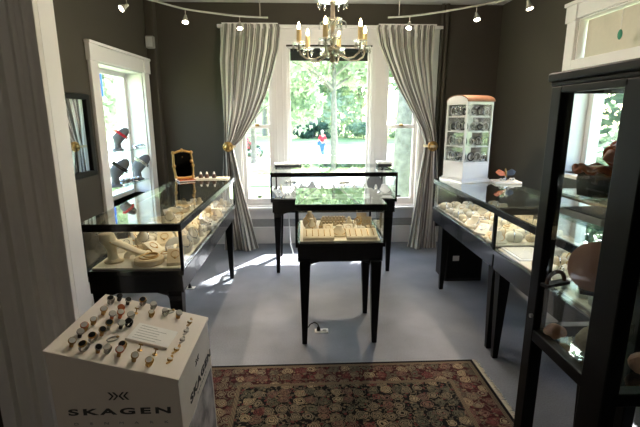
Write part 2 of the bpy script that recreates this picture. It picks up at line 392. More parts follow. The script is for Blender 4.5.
# ---- right window
w3 = sroot('window_3'); a, b, z0, z1 = HR[0]
def rbox(mb, ya, yb, d0, d1, za, zb): mb.box(XR+d0, XR+d1, ya, yb, za, zb)     # d: + outward
m = MB()
rbox(m, b, b+.12, -.03, 0, z0-.02, z1); rbox(m, a-.12, a, -.03, 0, z0-.02, z1); rbox(m, a-.12, b+.12, -.03, 0, z1, z1+.11)
rbox(m, a-.15, b+.15, -.055, 0, z1+.11, z1+.14); rbox(m, b-.01, b+.135, -.042, 0, z1-.02, z1+.11)
rbox(m, a, b, -.03, .02, 1.93, 2.02)
m.build('window_frame', 'white', w3, bevel=.004)
m = MB(); rbox(m, a-.16, b+.16, -.07, .3, z0-.03, z0); m.build('window_sill', 'white', w3, bevel=.004)
m = MB(); rbox(m, b-.012, b, 0, .3, z0, z1); rbox(m, a, a+.012, 0, .3, z0, z1); rbox(m, a, b, 0, .3, z1-.012, z1); m.build('jamb', 'white', w3)
for (ya, yb) in ((2.96, 3.708), (2.21, 2.96)):
    m = MB()
    for p in ((ya, ya+.06, z0, 1.93), (yb-.06, yb, z0, 1.93), (ya+.06, yb-.06, 1.87, 1.93), (ya+.06, yb-.06, z0, z0+.07)): rbox(m, p[0], p[1], .16, .20, p[2], p[3])
    sash = m.build('sash', 'white', w3, bevel=.004)
    m = MB(); x = XR+.18; m.quad((x,ya+.05,z0+.05),(x,yb-.05,z0+.05),(x,yb-.05,1.88),(x,ya+.05,1.88)); m.build('pane', 'window_glass', sash)
b3 = thing('window_shade', 'cream fabric shade filling the top of the right window', 'shade', (XR+.06, 2.96, 2.02))
MB().box(0, .012, -.62, .73, 0, .31).build('panel', 'shade', b3); MB().box(-.008, .018, -.62, .73, -.002, .012).build('hem_bar', 'white', b3)
sc = thing('sun_catcher', 'small green glass drop hanging in front of the right window', 'ornament', (XR-.06, 3.13, 2.12))
MB().ball((0,0,0), .012, .02, .035).build('glass_drop', solid('green_glass', (70,150,120), .1), sc, True)
MB().tube([(0,0,.03),(0,0,.18),(.04,0,.235)], .002, 5).build('string', 'paper', sc)

# ------------------------------------------------------------------ curtains
def curtain(name, label, outer, inner, mirror):
    """outer / inner: (z, x) polylines of the two side edges"""
    def lerp(pl, z):
        for (za, xa), (zb, xb) in zip(pl, pl[1:]):
            if za >= z >= zb:
                k = (za-z)/(za-zb); return xa+(xb-xa)*k
        return pl[-1][1]
    NU, NV, zt = 150, 70, 2.54
    root = thing(name, label, 'curtain', (0, YB-.19, 0), group=None)
    vs, fs, uvs = [], [], []
    for j in range(NV+1):
        z = zt*(1-j/NV)
        o, i = lerp(outer, z), lerp(inner, z); wid = abs(i-o)
        for k in range(NU+1):
            u = k/NU
            pinch = min(1, wid/.38)
            amp = (.034+.028*(1-pinch))*(1+.45*math.sin(17*u+2))
            if z > 2.44: amp *= .55
            ph = 2*PI*9*u + .8*math.sin(2.2*z+7*u)*(1 if z < 2.4 else .2) + .9*math.sin(11*u+outer[0][1]*5)
            y = amp*math.sin(ph) + .012*math.sin(2.3*ph+z*2)
            belly = .05*math.sin(PI*u)*(1-pinch)
            x = o+(i-o)*u + .006*math.cos(ph)*(1 if inner[0][1] > outer[0][1] else -1)
            vs.append((x, y-belly-.13*max(0, 1-z/1.2)**1.2*(.4+.6*math.sin(PI*u)) - (.03*math.sin(9*u+1)*max(0, .25-z)*4 if z < .25 else 0), max(.004+.012*abs(math.sin(ph)), z)))
            uvs.append((u, z))
    for j in range(NV):
        for k in range(NU):
            a = j*(NU+1)+k; fs.append((a, a+1, a+NU+2, a+NU+1))
    me = bpy.data.meshes.new('drape'); me.from_pydata(vs, [], fs); me.materials.append(M['curtain'])
    ul = me.uv_layers.new(name='UVMap')
    for lp in me.loops: ul.data[lp.index].uv = uvs[lp.vertex_index]
    me.polygons.foreach_set('use_smooth', [True]*len(me.polygons)); put('drape', me, root)
    zt_ = 1.225; ox, ix = lerp(outer, zt_), lerp(inner, zt_); cx = (ox+ix)/2
    m = MB(); m.ring((cx, -.01, zt_), abs(ix-ox)/2+.006, .009, 20, sy=1.75, flat=1.8); m.build('tie_band', 'sand', root, True)
    md = MB(Matrix.Translation((cx, -.105, zt_)) @ Matrix.Rotation(PI/2, 4, 'X') @ Matrix.Scale(1.25, 4))
    md.lathe([(.045,0),(.047,.006),(.038,.012),(.034,.009),(.026,.02),(.012,.026),(.002,.027)], 20)
    for k in range(8): md.ball((.037*math.cos(k*PI/4), .037*math.sin(k*PI/4), .012), .010)
    md.build('rosette', 'brass', root, True)
    m = MB(); m.box(min(outer[0][1], inner[0][1])-.005, max(outer[0][1], inner[0][1])+.005, .01, .035, 2.5, 2.555); m.build('heading_rail', 'white', root)
    return root
def ex(pts, y=YB-.19): return [(on(px, py, 1, y).z, on(px, py, 1, y).x) for px, py in pts]
curtain('curtain', 'striped silk curtain tied back on the left side of the big window',
        [(2.6,-.87)]+ex([(219.5,60),(222,100),(224.5,147),(223,190)])+[(0,-.955)],
        [(2.6,-.27)]+ex([(280,28),(278,50),(272,75),(266,95),(257,115),(243,138),(233,148),(240,180),(247,205)])+[(0,-.55)], False)
curtain('curtain', 'striped silk curtain tied back beside the white jewellery tower',
        [(2.6,1.49)]+ex([(433,60),(434,100),(435.5,145),(437,190)])+[(0,1.60)],
        [(2.6,.855)]+ex([(377,28),(379.5,45),(386,62),(396,85),(408,107),(421,130),(425,143),(420,170),(414.5,205)])+[(0,1.27)], True)

# ------------------------------------------------------------------ wall things
mir = thing('wall_mirror', 'black framed mirror on the left wall beside the window', 'mirror', tuple(ML @ Vector((1.72, 0, 1.40))), 0)
MM = ML.copy(); MM.translation = (0,0,0); m = MB(MM); z0, z1, a, b = -.33, .335, -.24, .22
m.box(a, a+.06, -.035, 0, z0, z1); m.box(b-.06, b, -.035, 0, z0, z1); m.box(a+.045, b-.045, -.035, 0, z1-.045, z1); m.box(a+.045, b-.045, -.035, 0, z0, z0+.045)
m.build('mirror_frame', 'black', mir, bevel=.006); m = MB(MM); m.box(a+.04, b-.04, -.016, -.004, z0+.04, z1-.04); m.build('mirror_glass', 'mirror', mir)
sp = thing('wall_speaker', 'small grey speaker box high in the corner above the left window', 'speaker', (-1.665, 5.045, 2.29))
MB().box(-.045, .045, -.03, .035, 0, .125).build('housing', 'greyplastic', sp, bevel=.01); MB().box(-.035, .035, -.034, -.03, .012, .113).build('grille', 'palegrey', sp)

# ------------------------------------------------------------------ display cases
def display_case(label, x0, x1, y0, y1, zt, leg_y=(None, None), strip=None, name='display_case', joint=None, deck='ivory', dark_back=None):
    cx, cy = (x0+x1)/2, (y0+y1)/2; root = thing(name, label, 'display case', (cx, cy, 0)); hx, hy = (x1-x0)/2, (y1-y0)/2
    za, zb, zg = zt-.40, zt-.265, zt-.045                # apron bottom, glass bottom, top rail bottom
    i = .014; T = .026
    ly = [leg_y[0] if leg_y[0] is not None else -hy+.05, leg_y[1] if leg_y[1] is not None else hy-.05]
    for sx in (-1, 1):
        for q, yy in enumerate(ly):
            MB().taper(sx*(hx-.062), yy, 0, .017, za+.01, .037, ox=sx*.006, oy=0).build('leg', 'black', root, bevel=.003)
    m = MB(); m.box(-hx+i, hx-i, -hy+i, hy-i, za, zb-.03); m.box(-hx, hx, -hy, hy, zb-.03, zb)
    for sx in (-1, 1):                                   # little bracket corners under the apron
        for yy in (-hy+i, hy-i-.02):
            m.prism([(sx*(hx-.03), za), (sx*(hx-.16), za), (sx*(hx-.105), za-.018), (sx*(hx-.09), za-.05), (sx*(hx-.03), za-.05)], 1, yy, yy+.02)
    m.build('apron', 'blackgloss', root, bevel=.003)
    MB().box(-hx+.03, hx-.03, -hy+.03, hy-.03, zb, zb+.008).build('deck', deck, root)
    m = MB()
    for a, b in ((-hx, -hx+.02), (hx-.02, hx)): m.box(a, b, -hy, hy, zg, zt-.004)
    for a, b in ((-hy, -hy+.02), (hy-.02, hy)): m.box(-hx+.02, hx-.02, a, b, zg, zt-.004)
    m.build('top_frame', 'blackgloss', root, bevel=.002)
    for sx in (-1, 1):
        for sy in (-1, 1): MB().box(sx*hx-(.016 if sx > 0 else 0), sx*hx+(0 if sx > 0 else .016), sy*hy-(.016 if sy > 0 else 0), sy*hy+(0 if sy > 0 else .016), zb, zg).build('corner_post', 'black', root)
    d = .008
    MB().quad((-hx+d,-hy+d,zb),(hx-d,-hy+d,zb),(hx-d,-hy+d,zg),(-hx+d,-hy+d,zg)).build('glass_panel', 'case_glass', root)
    MB().quad((-hx+d,hy-d,zb),(hx-d,hy-d,zb),(hx-d,hy-d,zg),(-hx+d,hy-d,zg)).build('glass_panel', 'case_glass', root)
    MB().quad((-hx+d,-hy+d,zb),(-hx+d,hy-d,zb),(-hx+d,hy-d,zg),(-hx+d,-hy+d,zg)).build('glass_panel', 'case_glass', root)
    MB().quad((hx-d,-hy+d,zb),(hx-d,hy-d,zb),(hx-d,hy-d,zg),(hx-d,-hy+d,zg)).build('glass_panel', 'case_glass', root)
    MB().quad((-hx,-hy,zt),(hx,-hy,zt),(hx,hy,zt),(-hx,hy,zt)).build('glass_top', 'top_glass', root)
    if strip:
        kind, side = strip; q = .012
        m = MB()
        if side == 'front': m.box(-hx+.05, hx-.05, -hy+.024, -hy+.024+q, zg+.004, zg+.004+q)
        elif side == 'left': m.box(-hx+.024, -hx+.024+q, -hy+.05, hy-.05, zg+.004, zg+.004+q)
        else: m.box(hx-.024-q, hx-.024, -hy+.05, hy-.05, zg+.004, zg+.004+q)
        m.build('light_strip', 'strip_'+kind, root)
    return root
ZT = 1.0
SC = (-.056, .545, 2.715, 3.36); display_case('small black display case at the front centre with a warm lit inside', *SC, ZT, (-.305, .16), ('warm', 'front'))
BC = (-.318, .915, 4.08, 4.88); display_case('wide black display case before the window, behind the small centre case', *BC, 1.035, (-.33, .22), ('cool', 'front'), deck='palegrey')
LC = (-1.19, -.655, 2.23, 4.06); display_case('long black glass display case along the left wall', *LC, ZT, strip=('warm', 'right'))
RF = (1.205, 1.83, 2.575, 3.88); display_case('black display case on the right carrying the white tower', *RF, ZT, (None, .43), ('cool', 'left'))
RN = (1.195, 1.83, 1.585, 2.560); display_case('black display case on the right behind the tall glass vitrine', *RN, ZT, (None, .43), ('cool', 'left'))

# ------------------------------------------------------------------ jewellery display pieces
_cache = {}
def part_mesh(kind, fab, jew):
    key = (kind, fab, jew)
    if key in _cache: return _cache[key]
    P = []
    def p(name, mb, mat, smooth=True): P.append((name, mb.mesh(name, mat, smooth)))
    if kind == 'ring_box':
        p('cushion', MB().pillow((0,0,.022), .026, .026, .022), fab); p('ring', MB().ring((0,0,.05), .010, .0022, 16, axis='y'), jew)
        p('stone', MB().ball((0,0,.061), .004), 'crystal')
    elif kind == 'ring_cone':
        p('cone', MB().lathe([(.022,0),(.024,.006),(.018,.012),(.012,.05),(.006,.068),(.001,.07)], 14), fab); p('ring', MB().ring((0,0,.036), .0155, .003, 16), jew)
    elif kind == 'bracelet_pillow':
        p('cushion', MB().pillow((0,0,.026), .042, .032, .026), fab); p('bracelet', MB().ring((0,0,.027), .033, .0035, 20, axis='x', sy=.86), jew)
    elif kind == 'ramp_pad':
        p('pad', MB().prism([(-.045,0),(.045,0),(.045,.052),(.03,.054),(-.045,.014)], 0, -.035, .035), fab, False)
        mm = MB(Matrix.Translation((0,-.008,.037)) @ Matrix.Rotation(R(28), 4, 'X')); mm.ring((0,.006,.001), .018, .0016, 18, sy=1.2); mm.ball((0,-.018,.003), .006, .007, .003); p('pendant', mm, jew)
    elif kind == 'neck_bust':
        p('bust', MB().loft([(0,.036,.026),(.006,.040,.028),(.03,.047,.026),(.052,.044,.022),(.066,.026,.016),(.078,.016,.013),(.10,.0145,.0125),(.103,.008,.007)], 20), fab)
        mm = MB(Matrix.Translation((0,-.010,.062)) @ Matrix.Rotation(R(52), 4, 'X')); mm.ring((0,0,0), .027, .0022, 22, sy=1.1); mm.ball((0,-.030,0), .006); p('necklace', mm, jew)
    elif kind == 'bracelet_arch':
        p('arch', MB().ring((0,0,.004), .036, .013, 16, axis='y', a0=0, a1=PI, flat=1.6), fab); p('bangle', MB().ring((0,0,.004), .041, .009, 16, axis='y', a0=R(40), a1=R(140)), jew)
    elif kind == 'round_pad':
        p('pad', MB().lathe([(.036,0),(.040,.006),(.040,.016),(.034,.024),(.010,.028),(.001,.028)], 20), fab); p('bangle', MB().ring((0,0,.029), .024, .003, 20), jew)
    elif kind == 'card_stand':
        p('card', MB(Matrix.Rotation(R(-18), 4, 'X')).box(-.026,.026,-.002,.002,0,.062), fab, False)
        mm = MB(Matrix.Rotation(R(-18), 4, 'X')); mm.ring((-.009,-.004,.036), .007, .0015, 12, axis='y'); mm.ring((.009,-.004,.036), .007, .0015, 12, axis='y'); p('earrings', mm, jew)
        p('easel', MB().prism([(0,0),(.028,0),(.018,.045)], 0, -.003, .003), fab, False)
    elif kind == 'watch_roll':
        p('roll', MB(Matrix.Translation((0,0,.024))).tube([(-.03,0,0),(-.028,0,0),(.028,0,0),(.03,0,0)], [.018,.024,.024,.018], 16), fab); p('cuff', MB(Matrix.Translation((0,0,.024))).ring((0,0,0), .026, .005, 18, axis='x', flat=.5), jew)
    elif kind == 'ring_tray':
        m_ = MB().box(-.075,.075,-.028,.028,0,.012); m_.box(-.075,.075,-.002,.028,.012,.034)
        for r_, (yy, zz) in enumerate(((-.015,.012),(.013,.034))):
            for k in range(7): m_.tube([(-.060+k*.02, yy-.012, zz+.004), (-.060+k*.02, yy+.012, zz+.004)], .0088, 8)
        p('tray', m_, fab)
        mm = MB()
        for yy, zz in ((-.015,.022),(.013,.044)):
            for k in range(6): mm.ring((-.05+k*.02, yy, zz+.002), .006, .0014, 10, axis='x')
        p('rings', mm, jew)
    elif kind == 'long_ramp':
        p('pad', MB().prism([(-.06,0),(.06,0),(.06,.05),(.05,.054),(-.052,.024),(-.06,.016)], 0, -.105, .105), fab, False)
        mm = MB()
        for k in range(5): mm.tube([(-.08+k*.04, -.045, .029),(-.08+k*.04, .03, .051)], .003, 6)
        p('bracelets', mm, jew)
    elif kind == 'collar_stand':
        p('collar', MB().loft([(0,.060,.045,0,0),(.012,.062,.046,0,0),(.03,.050,.034,0,.008),(.05,.03,.022,0,.014),(.072,.024,.018,0,.016),(.076,.012,.01,0,.016)], 22), fab)
        mm = MB(Matrix.Translation((0,-.004,.035)) @ Matrix.Rotation(R(30), 4, 'X')); mm.ring((0,0,0), .044, .003, 22, sy=.86); p('necklace', mm, jew)
    elif kind == 'tee_stand':
        p('stand', MB().lathe([(.024,0),(.024,.006),(.004,.010),(.004,.075)], 14).tube([(-.04,0,.078),(.04,0,.078)], .010, 12), fab)
        mm = MB()
        for k in range(3): mm.ring((-.024+k*.024, 0, .066), .024, .0025, 16, axis='x')
        p('bangles', mm, jew)
    elif kind == 'bangle_pile':
        mm = MB()
        for k in range(3): mm.ring(((k-1)*.004, (k%2)*.004, .004+k*.007), .026-.001*k, .0033, 20)
        p('bangle_stack', mm, jew); P[0] = ('bangle_stack', P[0][1])
    _cache[key] = P; return P
KN = dict(ring_box=('ring_box', 'ring cushion'), ring_cone=('ring_cone', 'ring cone'), bracelet_pillow=('bracelet_pillow', 'bracelet pillow'), ramp_pad=('pendant_pad', 'sloped pendant pad'),
          neck_bust=('necklace_bust', 'necklace bust'), bracelet_arch=('bangle_arch', 'arched bangle holder'), round_pad=('bangle_pad', 'round bangle pad'), card_stand=('earring_card', 'earring card'),
          watch_roll=('cuff_roll', 'cuff roll'), ring_tray=('ring_tray', 'two-tier ring tray'), long_ramp=('bracelet_ramp', 'long bracelet ramp'), collar_stand=('necklace_stand', 'low collar stand'),
          tee_stand=('bangle_bar', 'bar stand of bangles'), bangle_pile=('bangle_stack', 'bangle stack'))
FN = dict(cream='cream', ivory='ivory', sand='sand', palegrey='pale grey', silverfab='silver grey', charcoal='charcoal', whitegloss='white', amber='amber')
JN = dict(gold='gold', silver='silver', copper='rose gold', onyx='black', amber='amber', brass='brass')
def item(kind, fab, jew, x, y, z, rz, s, label, group):
    nm, word = KN[kind]; root = thing(nm, label, 'jewellery display', (x, y, z), rz, group); root.scale = (s, s, s)
    for n, me in part_mesh(kind, fab, jew): put(n, me, root)
    return root
KR = dict(ring_box=.030, ring_cone=.024, bracelet_pillow=.044, ramp_pad=.050, neck_bust=.046, bracelet_arch=.048, round_pad=.040, card_stand=.034, watch_roll=.036, collar_stand=.060, tee_stand=.042, ring_tray=.08)
PLACED = [(-1.075,2.37,.055), (-.95,2.35,.04), (-.875,2.335,.082)]
def rows(case_word, group, xs, ynear, yfar, n, z, kinds, fabs, jews, rownames, end='camera end', skip=(), s=(1.0, 1.25), along='y', face=0):
    for r, xv in enumerate(xs):
        pos = 0
        for k in range(n):
            t = ynear+(yfar-ynear)*(k+.5)/n + random.uniform(-.008, .008)
            if any(a <= xv <= b and c <= t <= d for a, b, c, d in skip): continue
            kind, fab, jew = random.choice(kinds), random.choice(fabs), random.choice(jews)
            lab = f"{FN[fab]} {KN[kind][1]} in {case_word}, {ORD[pos]} from {end}, {rownames[r]}"
            x, y = (xv+random.uniform(-.008,.008), t) if along == 'y' else (t, xv+random.uniform(-.006,.006))
            rad = KR[kind]; sc_ = random.uniform(*s)
            for qx, qy, qr in PLACED:
                dd = math.hypot(x-qx, y-qy)
                if dd < qr+rad*sc_: sc_ = min(sc_, (dd-qr)/rad)
            if sc_ < .62: continue
            PLACED.append((x, y, rad*sc_))
            item(kind, fab, jew, x, y, z, face+random.uniform(-.6,.6), sc_, lab, group); pos += 1
ZD = ZT-.265+.008
KALL = ['ring_box','ramp_pad','ramp_pad','bracelet_arch','round_pad','watch_roll','neck_bust','ring_box','ramp_pad','ring_cone','card_stand','collar_stand','bracelet_pillow','bracelet_arch','card_stand']
# left case
rows('left case', 'jewellery pieces in the left case', [-.722, -.815, -.912, -1.01, -1.115], 2.30, 3.98, 18, ZD, KALL, ['cream','ivory','ivory','sand','palegrey'], ['gold','silver','silver','silver','silver','brass'],
     ['aisle row', 'second row', 'third row', 'fourth row', 'wall row'], skip=[(-1.16,-.79,2.2,2.40)], s=(1.05, 1.38), face=.7)
nb = thing('neck_form', 'large cream neck form leaning in near corner of the left case', 'neck form', (-1.075, 2.37, ZD), R(20))
MB(Matrix.Rotation(R(0), 4, 'Y')).loft([(0,.05,.045,-.01,0),(.01,.052,.047,-.01,0),(.022,.030,.028,-.012,0),(.07,.024,.024,-.016,0),(.10,.034,.030,-.02,0),(.125,.048,.036,-.026,0),(.140,.044,.034,-.03,0),(.168,.040,.03,-.036,0),(.172,.034,.024,-.036,0)], 20).build('neck', 'cream', nb, True)
m = MB(); m.tube([(-.02,0,.125),(.02,0,.108),(.07,-.004,.078),(.125,-.01,.046),(.165,-.012,.036)], [.036,.040,.036,.032,.022], 14, flat=.5); m.build('shoulder', 'cream', nb, True)
m = MB()
for k in range(3): m.tube([(-.02+.012*k,-.035,.128-.01*k),(.06+.02*k,-.03,.07-.008*k),(.12+.012*k,-.004,.055-.004*k),(.075+.02*k,.02,.085-.008*k),(-.0+.012*k,.034,.13-.01*k)], .0025, 6)
m.build('necklace', 'gold', nb, True)
rp = thing('round_plinth', 'round sand plinth holding bracelets in near corner of left case', 'plinth', (-.875, 2.335, ZD))
MB().lathe([(.072,0),(.080,.006),(.080,.030),(.072,.038),(.001,.039)], 28).build('plinth', 'sand', rp, True)
m = MB(); m.ring((0,0,.042), .05, .004, 24); m.ring((.01,.005,.048), .04, .004, 24); m.build('bracelets', 'gold', rp, True)
# small centre case
z = ZD; g = 'jewellery pieces in the small centre case'
item('long_ramp','cream','gold', .100, 2.815, z, 0, 1.0, 'long cream bracelet ramp at the glass in small centre case, left half', g)
item('long_ramp','cream','gold', .395, 2.815, z, 0, 1.0, 'long cream bracelet ramp at the glass in small centre case, right half', g)
item('collar_stand','cream','gold', .248, 2.865, z, 0, 1.0, 'low cream collar stand between the two ramps in small centre case', g)
item('ring_tray','sand','gold', .225, 3.10, z+.02, 0, 1.3, 'two-tier ring tray at the back of the small centre case', g)
item('neck_bust','cream','gold', .055, 2.97, z, .3, 1.0, 'cream necklace bust in left corner of the small centre case', g)
item('neck_bust','sand','gold', .045, 3.14, z, .2, 1.15, 'sand necklace bust in back left corner of the small centre case', g)
item('ring_cone','sand','gold', .125, 3.0, z, 0, 1.0, 'sand ring cone right of the bust in small centre case', g)
item('ramp_pad','cream','gold', .175, 2.955, z, 0, 1.0, 'cream pendant pad left of the collar in small centre case', g)
item('ramp_pad','ivory','gold', .32, 2.955, z, 0, 1.0, 'ivory pendant pad right of the collar in small centre case', g)
item('neck_bust','cream','silver', .335, 3.05, z, 0, .9, 'cream necklace bust right of the ring tray in small centre case', g)
item('tee_stand','sand','gold', .40, 3.04, z, 1.2, 1.0, 'sand bar stand of bangles in small centre case', g)
item('ring_box','ivory','gold', .41, 2.93, z, 0, 1.2, 'ivory ring cushion before the bar stand in small centre case', g)
item('watch_roll','sand','gold', .475, 2.97, z, .3, 1.0, 'sand cuff roll in right corner of the small centre case', g)
item('card_stand','sand','gold', .47, 3.07, z, 0, 1.4, 'sand earring card in back right corner of the small centre case', g)
item('card_stand','sand','gold', .445, 3.17, z, 0, 1.5, 'tall sand earring card at the back of the small centre case', g)
# wide back case
z = 1.035-.265+.008; g = 'jewellery pieces in the wide back case'
rows('wide case', g, [4.19], -.29, .87, 13, z, ['neck_bust','ring_cone','collar_stand','ramp_pad','card_stand','round_pad'], ['silverfab','palegrey','palegrey','charcoal'], ['silver'], ['glass row'], 'left end', s=(1.0, 1.3), along='x')
rows('wide case', g, [4.36], -.29, .80, 10, z, ['neck_bust','tee_stand','neck_bust','ring_cone'], ['palegrey','silverfab','ivory'], ['silver'], ['middle row'], 'left end', s=(1.3, 1.6), along='x')
for k, (x, y, q) in enumerate(((-.27,4.125,0),(-.20,4.115,0),(-.235,4.262,0),(-.165,4.272,0),(-.10,4.262,0))):
    item('bangle_pile','palegrey','silver', x, y, z, k, .9, f'silver bangle stack at left end of wide case, {("glass row left","glass row right","back row left","back row middle","back row right")[k]}', g)
dp = thing('round_plate', 'grey round plate standing near the right end of the wide case', 'plate', (.76, 4.50, z))
MB(Matrix.Translation((0,0,.085)) @ Matrix.Rotation(R(75), 4, 'X')).lathe([(.001,0),(.05,0),(.082,.008),(.084,.011),(.05,.005),(.001,.004)], 28).build('plate', 'charcoal', dp, True)
MB().box(-.035,.035,-.02,.035,0,.012).build('plate_stand', 'blackmatte', dp)
hb = item('collar_stand','whitegloss','silver', .835, 4.30, z, 0, 1.35, 'white collar stand near right glass of the wide case', g)
# right cases
rows('right far case', 'jewellery pieces in the right far case', [1.27, 1.385, 1.505, 1.625, 1.74], 2.62, 3.83, 12, ZD, ['ramp_pad','bracelet_pillow','ring_box','round_pad','watch_roll','bracelet_pillow','collar_stand'], ['ivory','cream','cream','ivory','sand'], ['gold','silver','silver'],
     ['aisle row', 'second row', 'third row', 'fourth row', 'wall row'], s=(1.05, 1.35), face=-.7)
ct = thing('white_slab', 'flat white tray lying on the deck of the right near case', 'tray', (1.335, 2.40, ZD)); MB().box(-.10,.10,-.12,.12,0,.012).build('tray', 'paper', ct, bevel=.004); MB().box(-.085,.085,-.105,.105,.012,.016).build('liner', 'ivory', ct)
rows('right near case', 'jewellery pieces in the right near case', [1.275, 1.39, 1.51, 1.63, 1.745], 1.63, 2.51, 9, ZD, ['ramp_pad','bracelet_pillow','ring_box','round_pad','ring_box','watch_roll'], ['ivory','sand','palegrey','cream','ivory'], ['gold','silver','silver'],
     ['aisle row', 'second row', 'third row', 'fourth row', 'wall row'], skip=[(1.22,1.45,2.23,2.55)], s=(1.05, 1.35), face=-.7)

# ------------------------------------------------------------------ on the left case
ea = thing('easel_mirror', 'small gilt framed mirror standing on the far end of left case', 'mirror', (-1.075, 3.90, ZT+.002), R(28))
MT = Matrix.Rotation(R(-12), 4, 'X'); m = MB(MT)
m.tube([(-.075,0,.01),(-.085,0,.12),(-.078,0,.245)], .010, 8); m.tube([(.075,0,.01),(.085,0,.12),(.078,0,.245)], .010, 8)
m.tube([(-.085,0,.235),(-.04,0,.25),(0,0,.262),(.04,0,.25),(.085,0,.235)], .011, 8); m.tube([(-.08,0,.018),(0,0,.012),(.08,0,.018)], .010, 8)
for x, q in ((-.08,.24),(.08,.24),(-.083,.12),(.083,.12),(.075,.16),(-.075,.02),(.075,.02),(0,.262)): m.ball((x,-.004,q), .016, .010, .018)
m.build('gilt_frame', 'brass', ea, True); m = MB(MT); m.box(-.075,.075,.001,.004,.02,.24); m.build('mirror_glass', solid('dark_mirror', (70,72,70), .05, 1, noise=.0), ea)
MB().tube([(0,.045,.20),(0,.11,.002)], .005, 6).build('back_strut', 'gold', ea)
m = MB(); m.tube([(-.08,-.004,.006),(-.08,-.06,.004)], .007, 6).tube([(.08,-.004,.006),(.08,-.06,.004)], .007, 6); m.build('foot', 'gold', ea)
bk = thing('leather_booklet', 'brown leather booklet lying flat before the gilt mirror', 'booklet', (-1.03, 3.775, ZT+.001), R(30))
MB().box(-.07,.07,-.045,.045,0,.004).build('cover', 'brownwood', bk); MB().box(-.065,.066,-.041,.041,.004,.012).build('pages', 'paper', bk); MB().box(-.07,.07,-.045,.045,.012,.016).build('cover', 'amber', bk)
wt = thing('white_slab', 'white strip standing in for glass reflection under three ring stands on left case', 'tray', (-.835, 3.93, ZT+.001)); MB().box(-.155,.155,-.055,.055,0,.010).build('tray', 'paper', wt, bevel=.003); MB().box(-.145,.145,-.047,.047,.010,.012).build('liner', 'ivory', wt)  # bright reflection in the glass top, put in as a white slab
for k, (x, w) in enumerate(((-.93,'nearest the gilt mirror'),(-.875,'in the middle of three'),(-.81,'nearest the window curtain'))):
    o = thing('ring_stand', f'brown and white ring stand on the white strip, {w}', 'ring stand', (x, 3.90, ZT+.0135), 0, 'ring stands on the left case')
    MB().lathe([(.020,0),(.021,.006),(.016,.028),(.011,.034)], 14).build('base', 'brownwood', o, True); MB().lathe([(.011,.034),(.008,.048),(.004,.055),(.001,.056)], 14).build('tip', 'paper', o, True)

# ------------------------------------------------------------------ in the left window
def LW(u, d, z): return tuple(ML @ Vector((u, d, z)))
def dark_bust(label, u, d, z, h, rz, band):
    o = thing('necklace_bust', label, 'necklace bust', LW(u, d, z), rz)
    k = h/.2
    MB().loft([(0,.045*k,.04*k),(.008*k,.048*k,.042*k),(.02*k,.03*k,.026*k),(.06*k,.026*k,.022*k),(.085*k,.04*k,.03*k,.008*k),(.12*k,.062*k,.034*k,.022*k),(.155*k,.058*k,.03*k,.046*k),(.185*k,.036*k,.022*k,.066*k),(.2*k,.014*k,.01*k,.076*k)], 20).build('bust', 'charcoal', o, True)
    mm = MB(Matrix.Translation((.034*k,0,.138*k)) @ Matrix.Rotation(R(38), 4, 'Y'))
    mm.ring((0,0,0), .062*k, .006*k, 22, sy=.56); mm.ring((.0,0,.012*k), .056*k, .006*k, 22, sy=.56); mm.build('necklace', band, o, True)
    return o
RZ = R(25)
dark_bust('charcoal bust with red necklace on glass shelf in left window', .80, .10, 1.226, .22, RZ, 'red')
dark_bust('charcoal bust with silver necklace on lower glass shelf in left window', .43, .09, .876, .27, RZ, 'silver')
dark_bust('charcoal bust on lower shelf of left window near the mirror', .92, .10, .876, .27, RZ, 'onyx')
hd = thing('hand_stand', 'silver hand shaped ring holder on glass shelf in left window', 'ring holder', LW(.43, .08, 1.226))
m = MB(); m.tube([(-.03,0,.012),(.0,0,.026),(.045,0,.034),(.075,0,.026)], [.012,.014,.010,.005], 10)
for k in range(3): m.tube([(.03,(k-1)*.012,.034),(.07,(k-1)*.016,.04),(.095,(k-1)*.018,.026-.004*k)], [.006,.005,.003], 8)
m.build('hand', 'silver', hd, True); MB().lathe([(.026,0),(.026,.006),(.010,.012)], 14).build('base', 'silver', hd, True)
for k, (u, d, w) in enumerate(((.66,.09,'beside the near bust'),(.56,.06,'beside the far bust'),(.72,.12,'close to the pane'))):
    o = thing('bangle_stack', f'silver grey bangle stack on lower shelf in left window, {w}', 'bangles', LW(u, d, .876), 0, 'bangles in the left window')
    for q in range(3):
        MB().ring((.003*q,0,.009+.016*q), .038-.002*q, .009, 20).build('bangle', ('silver','charcoal','silver')[q], o, True)

# ------------------------------------------------------------------ on the wide back case
def flat_case(label, cx, cy, w, d, rz, h):
    o = thing('jewellery_tray', label, 'tray', (cx, cy, 1.036), rz)
    MB().box(-w/2,w/2,-d/2,d/2,0,h*.6).build('base', 'blackmatte', o, bevel=.003); MB().box(-w/2-.004,w/2+.004,-d/2-.004,d/2+.004,h*.6,h).build('lid', 'paper', o, bevel=.003)
flat_case('flat black tray with white lid on left end of the wide case', -.165, 4.60, .28, .16, R(6), .036)
flat_case('small black box with white lid on right end of the wide case', .865, 4.55, .15, .13, 0, .055)

